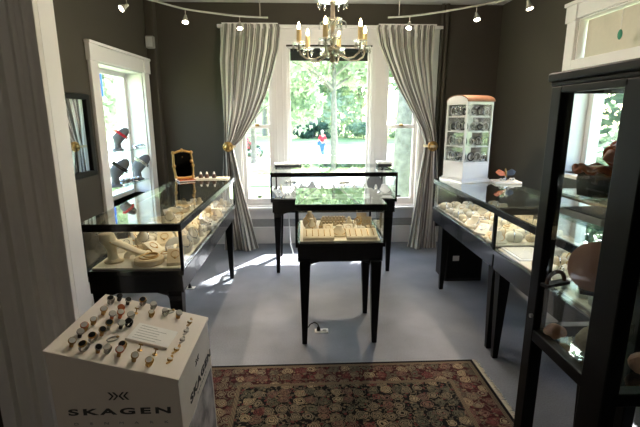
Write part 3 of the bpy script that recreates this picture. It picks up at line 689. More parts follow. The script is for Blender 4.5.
# ------------------------------------------------------------------ white tower on right case
tw = thing('jewellery_tower', 'white glazed revolving tower with arched copper roof on the right case', 'display tower', (1.432, 3.72, ZT+.001), R(18))
h = .135; H = .675; m = MB()
m.box(-h-.02,h+.02,-h-.02,h+.02,0,.022); m.box(-h-.008,h+.008,-h-.008,h+.008,.022,.035); m.build('plinth', 'whitegloss', tw, bevel=.004)
MB().box(-h,h,-h,h,.035,.155).build('base_box', 'whitegloss', tw, bevel=.003)
m = MB(); f = .014
for sx in (-1,1):
    for sy in (-1,1): m.box(min(sx*h,sx*(h-f)),max(sx*h,sx*(h-f)),min(sy*h,sy*(h-f)),max(sy*h,sy*(h-f)),.155,H)
for sx in (-1,1):
    m.box(min(sx*h,sx*(h-f)),max(sx*h,sx*(h-f)),-h+f,h-f,H-.022,H); m.box(-h+f,h-f,min(sx*h,sx*(h-f)),max(sx*h,sx*(h-f)),H-.022,H)
    m.box(min(sx*h,sx*(h-f)),max(sx*h,sx*(h-f)),-h+f,h-f,.155,.175); m.box(-h+f,h-f,min(sx*h,sx*(h-f)),max(sx*h,sx*(h-f)),.155,.175)
m.build('tower_frame', 'whitegloss', tw, bevel=.002)
arc = [(h*math.cos(a), H+.05*math.sin(a)) for a in [PI*k/14 for k in range(15)]]
MB().prism(arc, 0, -h, -h+.02).build('gable', 'whitegloss', tw); MB().prism(arc, 0, h-.02, h).build('gable', 'whitegloss', tw)
m = MB(); o_ = [((h+.012)*math.cos(PI*k/14), H+.001+.058*math.sin(PI*k/14)) for k in range(15)]; i_ = [((h+.002)*math.cos(PI*k/14), H+.051*math.sin(PI*k/14)) for k in range(15)]
m.prism(o_+i_[::-1], 0, -h+.0, h+.008); m.build('arched_roof', solid('brown_copper', (120,86,66), .45, .5, noise=.15), tw, True)
for k in range(3):
    q = .30+k*.124; MB().box(-h+.006,h-.006,-h+.006,h-.006,q,q+.008).build('shelf', 'whitegloss', tw)
for a in range(4):
    mm = MB(Matrix.Rotation(a*PI/2, 4, 'Z')); mm.quad((-h+f,-h+.008,.175),(h-f,-h+.008,.175),(h-f,-h+.008,H-.022),(-h+f,-h+.008,H-.022)); mm.build('glass_pane', 'case_glass', tw)
MB().box(-.025,.025,-.025,.025,.155,H-.01).build('core', 'whitegloss', tw)
TS = Matrix.Translation((1.432, 3.72, ZT+.001)) @ Matrix.Rotation(R(18), 4, 'Z')
for lv, zz in enumerate((.176, .309, .433, .557)):
    lvn = ('lowest','second','third','top')[lv]
    for fc, pts in (('left pane', [(-.105,-.08),(-.105,-.01),(-.105,.06)]), ('right pane', [(-.04,-.105),(.025,-.105),(.09,-.105)])):
        for k, (a, b) in enumerate(pts):
            p_ = TS @ Vector((a, b, zz))
            o = thing('bangle_bar', f'silver bangle display on {lvn} tower shelf, {ORD[k]} from left behind the {fc}', 'jewellery display', tuple(p_), R(18)+(0 if fc == 'right pane' else -PI/2), 'bangles in the white tower')
            jw = random.choice(['silver','silver','onyx','silver','nickel'])
            MB().box(-.024,.024,-.010,.010,0,.008).build('base', 'palegrey', o)
            if random.random() < .6: MB().ring((-.006,-.012,.046), .034, .0045, 18, axis='y').build('bangle', jw, o, True)
            else: MB().ring((0,-.008,.036), .022, .007, 18, axis='y').build('bangle', jw, o, True)
            MB().ring((.008,.004,.042), .030, .005, 18, axis='y').build('bangle', random.choice(['silver','nickel','charcoal']), o, True)
            MB().tube([(0,.006,.008),(0,.006,.05)], .003, 6).build('peg', 'palegrey', o)
# butterfly brooch tray
tb = thing('white_slab', 'white tray under the butterfly brooches beside the white tower', 'tray', (1.735, 3.57, ZT+.001), R(-8))
MB().box(-.11,.11,-.08,.08,0,.018).build('tray', 'paper', tb, bevel=.004); MB().box(-.10,.10,-.07,.07,.018,.021).build('liner', 'ivory', tb)
bf = thing('brooch_sculpture', 'orange and black winged brooch sculpture on the white tray', 'ornament', (1.73, 3.57, ZT+.0235), R(15)); bf.scale = (1.35,1.35,1.35)
MB().lathe([(.02,0),(.02,.006),(.006,.01),(.004,.03)], 12).build('base', 'silver', bf, True)
for s_, nm, mt in ((-1,'wing','amberwing'),(1,'wing','blackmatte')):
    m = MB(Matrix.Translation((0,0,.035)) @ Matrix.Rotation(R(25*s_), 4, 'Y'))
    m.add([(0,-.004,-.006),(s_*.05,-.012,.02),(s_*.062,.0,.048),(s_*.03,.004,.052),(0,.004,.02),(0,.004,-.006),(s_*.05,-.004,.02),(s_*.062,.008,.048),(s_*.03,.012,.052),(0,.012,.02)],
          [(0,1,2,3,4),(9,8,7,6,5),(0,5,6,1),(1,6,7,2),(2,7,8,3),(3,8,9,4),(4,9,5,0)]); m.build(nm, mt, bf)
MB().tube([(0,-.006,.02),(0,0,.045),(0,.006,.075)], [.005,.007,.003], 8).build('body', 'brass', bf, True)
m = MB()
for x in (-.045,-.02,.03,.05): m.ball((x,-.012,.008), .010, .010, .008)
m.build('pearls', 'dial', bf, True)

# ------------------------------------------------------------------ black storage box under right far case
bb = thing('storage_cabinet', 'low black cabinet on the floor under the right far case', 'cabinet', (1.535, 3.98, 0))
MB().box(-.18,.18,-.14,.14,0,.50).build('body', 'blackmatte', bb, bevel=.005); MB().box(-.165,.165,-.148,-.14,.03,.47).build('door', 'black', bb, bevel=.003)
MB().box(-.115,-.055,-.151,-.148,.21,.26).build('white_plate', 'paper', bb)

# ------------------------------------------------------------------ tall vitrine at the right edge
VX0, VX1, VY0, VY1 = .885, 1.36, 1.085, 1.545
vt = thing('glass_vitrine', 'tall black framed glass vitrine standing at the right edge', 'vitrine', ((VX0+VX1)/2, (VY0+VY1)/2, 0)); hx, hy = (VX1-VX0)/2, (VY1-VY0)/2
for sx in (-1,1):
    for sy in (-1,1):
        w = .06 if sy > 0 else .105; wx = .05
        xa, xb = sorted((sx*hx, sx*(hx-wx))); ya, yb = sorted((sy*hy, sy*(hy-w)))
        MB().box(xa, xb, ya, yb, 0, 1.655).build('corner_post', 'black', vt, bevel=.004)
m = MB(); m.box(-hx-.012,hx+.012,-hy-.012,hy+.012,1.672,1.702); m.box(-hx-.004,hx+.004,-hy-.004,hy+.004,1.655,1.672); m.build('cornice', 'black', vt, bevel=.006)
def rail(name, z0, z1, d=.04):
    m = MB()
    for sx in (-1,1): xa, xb = sorted((sx*hx, sx*(hx-d))); m.box(xa+.002*0, xb, -hy+.09, hy-.06, z0, z1)
    for sy in (-1,1): ya, yb = sorted((sy*hy, sy*(hy-d))); m.box(-hx+.04, hx-.04, ya, yb, z0, z1)
    m.build(name, 'black', vt, bevel=.003)
rail('top_rail', 1.632, 1.655); rail('bottom_rail', .70, .745)
MB().box(-hx+.02,hx-.02,-hy+.02,hy-.02,.705,.722).build('bottom_panel', 'shelf_glass', vt)
for zz in (.925, 1.205, 1.285): MB().box(-hx+.02,hx-.02,-hy+.02,hy-.02,zz,zz+.008).build('glass_shelf', 'shelf_glass', vt)
d = .015
for a, b in (((-hx+d,-hy+.1),(-hx+d,hy-.07)),((hx-d,-hy+.1),(hx-d,hy-.07)),((-hx+.045,-hy+d),(hx-.045,-hy+d)),((-hx+.045,hy-d),(hx-.045,hy-d))):
    MB().quad((*a,.74),(*b,.74),(*b,1.635),(*a,1.635)).build('glass_panel', 'case_glass', vt)
MB().tube([(-hx-.002,hy-.05,.80),(-hx-.012,hy-.05,.80)], .008, 10).build('lock', 'nickel', vt, True)
# its contents
ag = thing('agate_box', 'dark glass casket with ruffled rust orange lid on upper vitrine shelf', 'casket', (.985, 1.36, 1.2935), R(-12))
MB().loft([(0,.06,.040),(.004,.072,.048),(.06,.080,.052),(.082,.074,.050)], 8).build('casket', solid('smoky_glass', (52,58,50), .15, noise=.2, scale=20), ag)
m = MB(); n_ = 40
m.tube([(.084*math.cos(2*PI*k/n_), .056*math.sin(2*PI*k/n_), .090+.007*math.sin(2*PI*k/n_*9)) for k in range(n_)], .011, 8, True); m.loft([(.082,.072,.048),(.090,.078,.052),(.098,.06,.04),(.102,.02,.012)], 20); m.build('ruffled_lid', 'rust', ag, True)
sh = thing('conch_shell', 'brown seashell on a wire stand on upper vitrine shelf', 'shell', (1.085, 1.43, 1.2935), R(10))
m = MB(Matrix.Translation((0,0,.135)) @ Matrix.Rotation(R(75), 4, 'Y')); m.loft([(-.07,.002,.002),(-.05,.018,.016),(-.02,.034,.03),(.015,.042,.036),(.04,.03,.026),(.06,.014,.012),(.075,.002,.002)], 16); m.build('shell', 'pink_shell', sh, True)
m = MB(Matrix.Translation((.0,0,.135)) @ Matrix.Rotation(R(75), 4, 'Y')); m.ring((0,0,-.03), .031, .007, 18); m.ring((0,0,0), .041, .007, 18); m.ring((0,0,.025), .038, .006, 18); m.build('whorl', 'amber', sh, True)
m = MB(); m.tube([(-.02,0,.10),(-.03,0,.06),(-.01,0,.008)], .003, 6); m.tube([(.02,0,.10),(.03,0,.06),(.01,0,.008)], .003, 6); m.lathe([(.03,0),(.03,.006),(.006,.01)], 14); m.build('wire_stand', 'blackmatte', sh)
jt = thing('jewellery_tray', 'flat pale jewellery tray below the casket in the vitrine', 'tray', (1.0, 1.37, 1.2135), R(4))
MB().box(-.075,.075,-.10,.10,0,.022).build('tray', 'palegrey', jt, bevel=.003); MB().box(-.068,.068,-.093,.093,.022,.025).build('liner', 'charcoal', jt)
dc = thing('shell_disc', 'large round pinkish shell disc standing on lower vitrine shelf', 'shell', (1.035, 1.39, .9335), R(-30))
MB(Matrix.Translation((0,0,.098)) @ Matrix.Rotation(R(80), 4, 'X')).lathe([(.001,-.03),(.05,-.026),(.08,-.014),(.092,0),(.08,.014),(.05,.026),(.001,.03)], 30).build('disc', 'pink_shell', dc, True)
MB(Matrix.Translation((.05,-.03,.15))).ball((0,0,0), .022, .012, .02).build('patch', 'amber', dc, True)
MB().box(-.045,.045,-.03,.03,0,.014).build('stand', 'blackmatte', dc, bevel=.003)
hp = thing('arched_handle', 'black arched bracelet stand left of the round shell disc', 'bracelet stand', (.945, 1.475, .9335), R(20))
MB().ring((0,0,.012), .045, .008, 18, axis='y', a0=0, a1=PI, sy=.9).build('arch', 'brownwood', hp, True); MB().box(-.06,.06,-.016,.016,0,.012).build('base', 'blackmatte', hp)
def rockm(mb, r, sx, sy, sz, seed):
    rnd = random.Random(seed); bm = bmesh.new(); bmesh.ops.create_icosphere(bm, subdivisions=3, radius=1)
    ds = [(Vector((rnd.uniform(-1,1),rnd.uniform(-1,1),rnd.uniform(-1,1))).normalized(), rnd.uniform(.72,.98)) for _ in range(16)]
    for v in bm.verts:
        for dd, l in ds:
            k = v.co.dot(dd)
            if k > l: v.co -= dd*(k-l)
    zmin = min(v.co.z for v in bm.verts)
    mb.add([(v.co.x*sx, v.co.y*sy, (v.co.z-zmin)*sz) for v in bm.verts], [tuple(q.index for q in f_.verts) for f_ in bm.faces]); bm.free(); return mb
for nm, lab, mt, x, y, s3 in (('stone', 'peach coloured stone on the vitrine floor', 'peach', .955, 1.455, (.042,.035,.030)), ('stone', 'large yellowish rock on the vitrine floor', 'rock', 1.03, 1.35, (.06,.05,.05)), ('stone', 'small greenish pebble on vitrine floor near the far post', 'rock', .94, 1.37, (.024,.02,.014)), ('stone', 'pale rock on vitrine floor near the front glass', 'peach', 1.12, 1.22, (.05,.045,.04))):
    o = rockm(MB(), 1, *s3, hash(lab) % 7 if False else len(lab)).build(nm, mt, None); o.location = (x, y, .7225); tag(o, lab, 'stone', 'stones on the vitrine floor')

# ------------------------------------------------------------------ watch display box in the foreground
_rz = 0.0
BX0, BX1, BY0, BY1, ZL, ZR_ = -.842, -.423, 1.282, 1.730, .816, .700
wb = thing('watch_display', 'tall cream watch display stand with black lettering in the foreground', 'display stand', ((BX0+BX1)/2, (BY0+BY1)/2, 0))
MW = Matrix.Translation(wb.location); bw, bd = (BX1-BX0)/2, (BY1-BY0)/2; sh_ = .02
def slab(t0, t1, e, low=None):
    a = [(-bw-e,-bd-e),(bw+e,-bd-e),(bw+e,bd+e),(-bw-e,bd+e)]; zz = [ZL,ZR_,ZR_,ZL]
    lo = [(x,y,z+t0) for (x,y),z in zip(a,zz)] if low is None else [(x+sh_,y,low) for x,y in a]
    return MB().add(lo+[(x,y,z+t1) for (x,y),z in zip(a,zz)], [(0,3,2,1),(4,5,6,7),(0,1,5,4),(1,2,6,5),(2,3,7,6),(3,0,4,7)])
slab(0, -.012, 0, 0.0).build('body', 'standwhite', wb, bevel=.003)
slab(-.013, 0, .004).build('top_board', 'standwhite', wb, bevel=.002)
def lettering(name, s, size, mat, mtx, parent, sx=1.0, bold=0.0, space=1.0):
    cu = bpy.data.curves.new(name, 'FONT'); cu.body = s; cu.size = size; cu.align_x = 'CENTER'; cu.extrude = .0006; cu.offset = bold; cu.space_character = space
    tmp = bpy.data.objects.new(name, cu); C.objects.link(tmp); bpy.context.view_layer.update()
    me = bpy.data.meshes.new_from_object(tmp.evaluated_get(bpy.context.evaluated_depsgraph_get())); me.materials.clear(); me.materials.append(M[mat])
    bpy.data.objects.remove(tmp); bpy.data.curves.remove(cu); o = put(name, me, parent)
    o.matrix_local = mtx @ Matrix.Diagonal((sx,1,1,1)); return o
def front(x, z): # local frame on the front face
    return Matrix.Translation((x, -bd-.0012, z)) @ Matrix.Rotation(PI/2, 4, 'X')
def side(y, z):
    return Matrix.Translation((bw+sh_*(1-z/ZR_)+.0018, y, z)) @ Matrix.Rotation(PI/2, 4, 'Z') @ Matrix.Rotation(PI/2, 4, 'X')
def chevrons(mtx, w, parent):
    mm = MB(mtx)
    for s_ in (-1,1):
        for off in (0.12, .62):
            for q in (-1,1):
                a = (s_*(off)*w, 0); b_ = (s_*(off+.42)*w, q*.48*w); t = .11*w
                mm.add([(a[0]-t,a[1],0),(a[0]+t,a[1],0),(b_[0]+t,b_[1],0),(b_[0]-t,b_[1],0),(a[0]-t,a[1],.001),(a[0]+t,a[1],.001),(b_[0]+t,b_[1],.001),(b_[0]-t,b_[1],.001)],
                       [(0,1,2,3),(4,5,6,7),(0,1,5,4),(1,2,6,5),(2,3,7,6),(3,0,4,7)])
    mm.build('emblem', 'ink', parent)
def fz(py): return on(110, py, 1, BY0).z
def sz(px, py): return on(px, py, 0, BX1)
chevrons(front(.010, fz(396)), .030, wb)
lettering('lettering', 'SKAGEN', .032, 'ink', front(.010, fz(414.2)), wb, 2.3, .0010, 1.34)
for k, c in enumerate('DENMARK'): lettering('letter', c, .013, 'inklight', front(.010+(k-3)*.050, fz(424.2)), wb, 1.7)
q = sz(196, 360); chevrons(side(q.y-(BY0+BY1)/2, q.z), .024, wb)
a_, b_ = sz(186, 403), sz(211, 357); lettering('lettering', 'SKAGEN', .046, 'ink', side((a_.y+b_.y)/2-(BY0+BY1)/2, (a_.z+b_.z)/2), wb, 1.75, .0018, 1.15)
lettering('lettering', 'DENMARK', .011, 'inklight', side((a_.y+b_.y)/2-(BY0+BY1)/2, (a_.z+b_.z)/2-.025), wb, 1.5, 0, 2.4)
mp = MB(); zt_ = (a_.z+b_.z)/2-.055
mp.add([(bw+sh_*(1-q/ZR_)+.0012+t, y, q) for t in (0,.003) for y, q in ((-bd+.05,.10),(bd-.03,.10),(bd-.03,zt_),(-bd+.05,zt_))], [(0,1,2,3),(4,5,6,7),(0,1,5,4),(1,2,6,5),(2,3,7,6),(3,0,4,7)])
mp.build('photo_panel', 'photo', wb)
# things on its sloping top
SL = math.atan2(ZL-ZR_, 2*bw); MTOP = MW @ Matrix.Translation((0, 0, (ZL+ZR_)/2)) @ Matrix.Rotation(SL, 4, 'Y')
NT_ = (MTOP.to_3x3() @ Vector((0,0,1))).normalized(); PT_ = MTOP.translation
def top_local(cx_, cy_):                                # from survey crop to local coordinates of the top
    px, py = cx_/3.006+40, cy_/3.006+285
    d = _fw + _rt*((px-320)/FPX) + _up*((213.5-py)/FPX); o = Vector((0,0,CAM_Z)); t = (PT_-o).dot(NT_)/d.dot(NT_)
    return MTOP.inverted() @ (o+d*t)
def on_top(o, p, rz=0, lift=.001):
    o.matrix_world = MTOP @ Matrix.Translation((max(-bw+.03,min(bw-.03,p.x)), max(-bd+.02,min(bd-.02,p.y)), lift)) @ Matrix.Rotation(rz, 4, 'Z')
wcache = {}
def watch(i, metal, face, strap, label, p, rz, s=1.0):
    key = (metal, face, strap)
    if key not in wcache:
        q = []
        m = MB(); m.ring((0,0,.017), .0165, .0022, 22, axis='x', flat=3.2); q.append(('strap', m.mesh('strap', strap, True)))
        mx = Matrix.Translation((0,-.008,.031)) @ Matrix.Rotation(R(28), 4, 'X')
        m = MB(mx); m.lathe([(.0125,-.003),(.0145,-.001),(.0145,.003),(.0125,.005),(.0120,.0046)], 20); q.append(('watch_case', m.mesh('watch_case', metal, True)))
        m = MB(mx); m.lathe([(.0120,.0040),(.0118,.0049),(.001,.005)], 20); q.append(('dial', m.mesh('dial', face, True)))
        wcache[key] = q
    o = thing('wristwatch', label, 'watch', (0,0,0), 0, 'watches on the foreground display stand')
    on_top(o, p, rz); o.scale = (s, s, s)
    for n, me in wcache[key]: put(n, me, o)
WL = [  # survey x, y, metal, dial, strap
 ('back edge', [(212,58,'nickel','onyx','nickel'),(238,48,'onyx','onyx','leather'),(262,60,'nickel','onyx','onyx'),(308,62,'brass','onyx','nickel'),(340,74,'nickel','dial','nickel'),(334,97,'brass','dial','brass'),(376,92,'nickel','dial','nickel'),(413,100,'nickel','dial','brass')]),
 ('second row', [(190,90,'brass','dial','brass'),(214,104,'nickel','dial','copper'),(243,82,'copper','copper','copper'),(240,100,'copper','dial','copper'),(272,106,'nickel','dial','nickel'),(266,126,'onyx','onyx','onyx'),(242,132,'nickel','dial','onyx')]),
 ('third row', [(160,120,'brass','dial','brass'),(133,140,'copper','dial','brass'),(206,132,'brass','onyx','nickel'),(184,152,'brass','onyx','brass'),(158,172,'brass','onyx','nickel'),(118,158,'nickel','dial','leather')]),
 ('front row', [(93,186,'brass','dial','brass'),(130,199,'brass','onyx','nickel'),(172,204,'nickel','onyx','brass'),(202,206,'nickel','dial','nickel'),(247,196,'brass','onyx','brass'),(236,214,'copper','dial','brass'),(280,230,'brass','dial','brass'),(327,245,'gold','dial','gold')])]
for rn, lst in WL:
    lst = sorted(lst, key=lambda q: q[0])
    for k, (sx_, sy_, me_, di, st) in enumerate(lst):
        JW = dict(nickel='silver', brass='bronze', copper='rose gold', onyx='black', gold='gold'); DW = dict(onyx='dark', dial='white', copper='copper')
        watch(k, me_, di, st, f"{JW[me_]} watch with {DW[di]} dial on foreground stand, {rn}, {ORD[k]} from left", top_local(sx_, sy_), random.uniform(-.5,.6), random.uniform(.82, .98))
for k, (sx_, sy_, w) in enumerate(((218,165,'among the third row'),(390,82,'behind the price card'))):
    o = thing('bracelet', f'slim nickel bracelet lying on the foreground stand {w}', 'bracelet'); on_top(o, top_local(sx_, sy_), R(60))
    m = MB(); m.ring((0,0,.003), .022, .0025, 20, sy=.5); m.build('band', 'nickel', o, True); MB().ball((.02,0,.005), .006, .006, .004).build('clasp', 'brass', o, True)
for k, (sx_, sy_) in enumerate(((300,197),(345,210),(288,86))):
    o = thing('watch_peg', f'small metal T-shaped peg on foreground stand, {("left one before the price card","right one before the price card","at the back edge")[k]}', 'peg'); on_top(o, top_local(sx_, sy_), 0)
    MB().lathe([(.009,0),(.009,.002),(.002,.004),(.002,.022)], 10).build('post', 'brass', o, True); MB().tube([(-.008,0,.023),(.008,0,.023)], .0025, 8).build('bar', 'brass', o, True)
br = [(455,100),(444,128),(433,155),(421,180),(398,212),(382,242)]; bp_ = [top_local(*q) for q in br]
for k, lab in enumerate(('farthest gold link bracelet watch at right edge of the stand', 'silver link bracelet watch at right edge, second from far corner', 'silver link bracelet watch at right edge, third from far corner', 'gold link bracelet watch at right edge, second from near corner', 'gold link bracelet watch at the near right corner of the stand')):
    a, b_ = bp_[k], bp_[k+1]; ang = math.atan2(b_.y-a.y, b_.x-a.x); L_ = (b_-a).length*.86
    o = thing('bracelet_watch', lab, 'watch', (0,0,0), 0, 'bracelet watches along the stand edge'); on_top(o, (a+b_)/2, ang)
    mt = ('brass','nickel','nickel','gold','gold')[k]; mm = MB(); n_ = 8
    for q in range(n_):
        x = -L_/2+L_*(q+.5)/n_; mm.ring((x, .003*math.sin(q*1.5), .003), L_/n_*.55, .0015, 10, sy=.8)
    mm.build('links', mt, o, True); MB().lathe([(.009,0),(.010,.002),(.010,.006),(.008,.008)], 16).build('watch_case', mt, o, True); MB().lathe([(.008,.008),(.001,.0085)], 16).build('dial', 'dial', o, True)
pc = thing('price_card', 'white printed card lying among the watches on the stand', 'card'); a, b_ = top_local(255,165), top_local(380,195); c_ = top_local(300,115)
on_top(pc, (b_+c_)/2, math.atan2((b_-a).y, (b_-a).x)); w_ = (b_-a).length/2; l_ = (c_-a).length/2
MB().box(-w_,w_,-l_,l_,0,.002).build('card', 'paper', pc); MB().box(-w_,w_,-l_-.004,-l_,0,.010).build('raised_edge', 'standwhite', pc)
m = MB()
for k in range(6): m.box(-w_*.8, w_*random.uniform(.0,.7), l_*(.75-k*.27)-.0008, l_*(.75-k*.27)+.0008, .002, .0024)
m.build('printed_lines', 'inklight', pc)

# ------------------------------------------------------------------ rug, outlet, cords
rx, ry = (RUG[0]+RUG[1])/2, (RUG[2]+RUG[3])/2
rg = thing('rug', 'dark oriental floral rug with red border on the carpet', 'rug', (rx, ry, 0), R(.4)); ax, ay = (RUG[1]-RUG[0])/2, (RUG[3]-RUG[2])/2
MB().box(-ax,ax,-ay,ay,.001,.010).build('pile', 'rug', rg)
for s_ in (-1,1):
    m = MB(); n_ = 90
    for k in range(n_):
        y = -ay+2*ay*(k+.5)/n_; j = random.uniform(-.004,.004); x = s_*ax
        m.tube([(x,y,.006),(x+s_*.018,y+j,.006),(x+s_*random.uniform(.03,.04),y+2*j,.003)], [.0042,.0036,.0016], 5)
    m.build('fringe', 'fringe', rg)
ou = thing('floor_outlet', 'white floor outlet plate under the small centre case', 'outlet', (.125, 2.90, 0))
MB().box(-.05,.05,-.03,.03,0,.006).build('plate', 'paper', ou, bevel=.002); 
for x in (-.022,.022): MB().lathe([(.016,.006),(.016,.0075),(.001,.0076)], 14, (x,0,0)).build('socket', 'greyplastic', ou)
co = thing('power_cord', 'black plug and cord running from floor outlet to the case leg', 'cord', (.103, 2.90, .008))
MB().lathe([(.012,0),(.014,.004),(.013,.02),(.006,.03)], 12).build('plug', 'blackmatte', co, True)
MB().tube([(0,0,.028),(-.004,.006,.045),(-.03,.02,.055),(-.06,.04,.03),(-.075,.05,.0),(-.08,.055,-.004)], .004, 8).build('cable', 'blackmatte', co, True)
cd = thing('power_cord', 'thin white cord hanging behind the left leg of wide case', 'cord', (-.17, 4.60, 0))
MB().tube([(0,.0,.636),(.01,.01,.4),(.02,.02,.15),(.06,.0,.02),(.13,-.03,.006),(.2,-.02,.006)], .006, 8).build('cable', 'paper', cd, True)
pl = thing('black_plug', 'black plug lying on the floor beneath the left case apron', 'plug', tuple(on(190,288,2,0))); MB().box(-.045,.045,-.03,.03,0,.004).build('plate', 'paper', pl); MB().lathe([(.018,.004),(.014,.02),(.006,.045)], 10).build('plug', 'blackmatte', pl, True)
c2 = thing('power_cord', 'black cord hanging down behind the right far case', 'cord', (1.70, 2.75, 0)); MB().tube([(0,0,.60),(.02,.02,.45),(-.02,.01,.25),(.01,-.02,.06),(.05,-.05,.006),(.05,-.2,.006)], .007, 8).build('cable', 'blackmatte', c2, True)

# ------------------------------------------------------------------ chandelier
CX, CY = .215, 3.2
ch = thing('chandelier', 'crystal and brass candle chandelier hanging before the window', 'chandelier', (CX, CY, 1.905)); ch.scale = (1.13, 1.13, 1.0)
m = MB(); m.lathe([(.001,.02),(.012,.024),(.02,.04),(.010,.055),(.016,.07),(.05,.085),(.055,.10),(.03,.12),(.014,.14),(.02,.17),(.028,.19),(.014,.21),(.012,.25),(.022,.28),(.03,.30),(.014,.33),(.012,.40),(.02,.42),(.012,.44),(.010,.52)], 18)
m.build('stem', solid('antique_gilt', (176,164,146), .3, .5, noise=.1), ch, True)
MB().tube([(0,0,.52),(0,0,.87)], .006, 8).build('chain', 'brass', ch); MB().lathe([(.05,.86),(.055,.87),(.055,.879)], 20).build('ceiling_rose', 'brass', ch, True)
for zz, rr in ((.105,.075),(.30,.055),(.42,.09)):
    MB().lathe([(.012,zz),(rr,zz+.008),(rr+.006,zz+.016),(rr-.01,zz+.013),(.012,zz+.008)], 20).build('crystal_bowl', 'crystal', ch, True)
ARM = []
m0 = MB(); m0.tube([(.03,0,.10),(.07,0,.065),(.12,0,.042),(.17,0,.045),(.205,0,.07),(.217,0,.10),(.217,0,.135)], [.007,.0065,.006,.006,.006,.006,.007], 10); me_arm = m0.mesh('arm', solid('champagne_metal', (200,190,174), .25, .6, noise=.05), True)
me_pan = MB().lathe([(.010,0),(.032,.006),(.042,.014),(.040,.017),(.028,.010),(.010,.008)], 18, (.217,0,.130)).mesh('drip_pan', 'crystal', True)
me_can = MB().lathe([(.0145,0),(.0155,.004),(.0145,.09),(.010,.093)], 14, (.217,0,.140)).mesh('candle', 'candle', True)
me_bulb = MB().lathe([(.006,0),(.010,.012),(.011,.022),(.007,.036),(.003,.047),(.001,.052)], 12, (.217,0,.232)).mesh('bulb', 'flame', True)
me_drop = MB().loft([(-.042,.001,.001),(-.034,.006,.006),(-.022,.009,.009),(-.008,.005,.005),(0,.001,.001)], 6).mesh('crystal_drop', 'crystal')
for k in range(6):
    a = R(15+60*k); arm = put('arm', me_arm, ch); arm.rotation_euler = (0,0,a)
    for n, me in (('drip_pan', me_pan), ('candle', me_can), ('bulb', me_bulb)): put(n, me, arm)
    for q in range(4):
        dpp = put('crystal_drop', me_drop, arm); t = q*PI/2; dpp.location = (.217+.036*math.cos(t), .036*math.sin(t), .136)
for k in range(12):
    a = 2*PI*k/12
    for rr, zz in ((.073,.108),(.088,.425),(.054,.303),(.045,.22)):
        dpp = put('crystal_drop', me_drop, ch); dpp.location = (rr*math.cos(a+zz*5), rr*math.sin(a+zz*5), zz)
for k in range(6):
    a = R(45+60*k); m = MB(Matrix.Rotation(a, 4, 'Z')); m.tube([(.02,0,.28),(.05,0,.31),(.08,0,.29),(.085,0,.25)], .005, 8); m.build('crystal_scroll', 'crystal', ch, True)
dpp = put('crystal_drop', me_drop, ch); dpp.location = (0,0,.022); dpp.scale = (1.8,1.8,1.2)

# ------------------------------------------------------------------ track lights
def smooth_path(pts, n=6):
    out = []
    for i in range(len(pts)-1):
        p0, p1, p2, p3 = pts[max(0,i-1)], pts[i], pts[i+1], pts[min(len(pts)-1,i+2)]
        for k in range(n):
            t = k/n; out.append(.5*((2*p1)+(p2-p0)*t+(2*p0-5*p1+4*p2-p3)*t*t+(3*p1-p0-3*p2+p3)*t**3))
    return out+[pts[-1]]
def track(label, pix, stems, heads, extra, hl):
    pts = [on(*p, 2, 2.45) for p in pix]; pts = [Vector(p) for p in extra]+pts
    o = thing('track_light', label, 'track light', tuple(pts[-1]))
    off = Vector(pts[-1]); MB().tube([p-off for p in smooth_path(pts)], .008, 8).build('rail', 'nickel', o, True)
    for s_ in stems:
        p = on(*s_, 2, 2.45)-off; MB().tube([p, p+Vector((0,0,ZC-2.45))], .004, 6).build('stem', 'nickel', o); MB().lathe([(.03,ZC-2.45-.012),(.03,ZC-2.45)], 14, tuple(p)).build('canopy', 'nickel', o)
    for (hx_, hy_), tgt in zip(heads, hl):
        p = on(hx_, hy_, 2, 2.45); q = Vector((p.x, p.y, 2.39)); d_ = (Vector(tgt)-q).normalized()
        MB().tube([p-off, q-off], .003, 6).build('hanger', 'nickel', o)
        rot = d_.to_track_quat('-Z', 'Y').to_matrix().to_4x4()
        hd_ = MB(Matrix.Translation(q-off) @ rot); hd_.loft([(-.055,.030,.030),(-.05,.029,.029),(-.01,.014,.014),(.012,.010,.010)], 16); hd = hd_.build('lamp_head', 'nickel', o, True)
        mm = MB(Matrix.Translation(q-off) @ rot); mm.lathe([(.001,-.062),(.014,-.060),(.024,-.0555),(.001,-.0553)], 16); mm.build('bulb', 'halogen', hd, True)
        li = bpy.data.lights.new('spot_light', 'SPOT'); li.energy = 90; li.color = (1,.78,.56); li.spot_size = R(50); li.spot_blend = .7; li.shadow_soft_size = .02
        lo = bpy.data.objects.new('spot_light', li); C.objects.link(lo); lo.location = q+d_*.07; lo.rotation_euler = d_.to_track_quat('-Z', 'Y').to_euler()
track('curved track light with lamp heads above the left case', [(155,1),(185,9),(220,14),(245,16.5),(268,17.5)], [(260,17)], [(126,-3),(185,9),(239.5,16)], [(-1.35,3.2,2.45),(-1.29,3.55,2.45)], [(-1.85,3.1,1.9),(-.95,3.3,1.0),(-.5,3.2,.0)])
track('curved track light with lamp heads above the right cases', [(505,0),(470,7),(440,12),(410,16),(388,17.5)], [(399,17)], [(410,16),(477,6),(529,-7)], [(1.72,2.9,2.45),(1.68,3.25,2.45)], [(.35,2.9,.0),(1.5,3.2,1.0),(2.0,3.0,.9)])

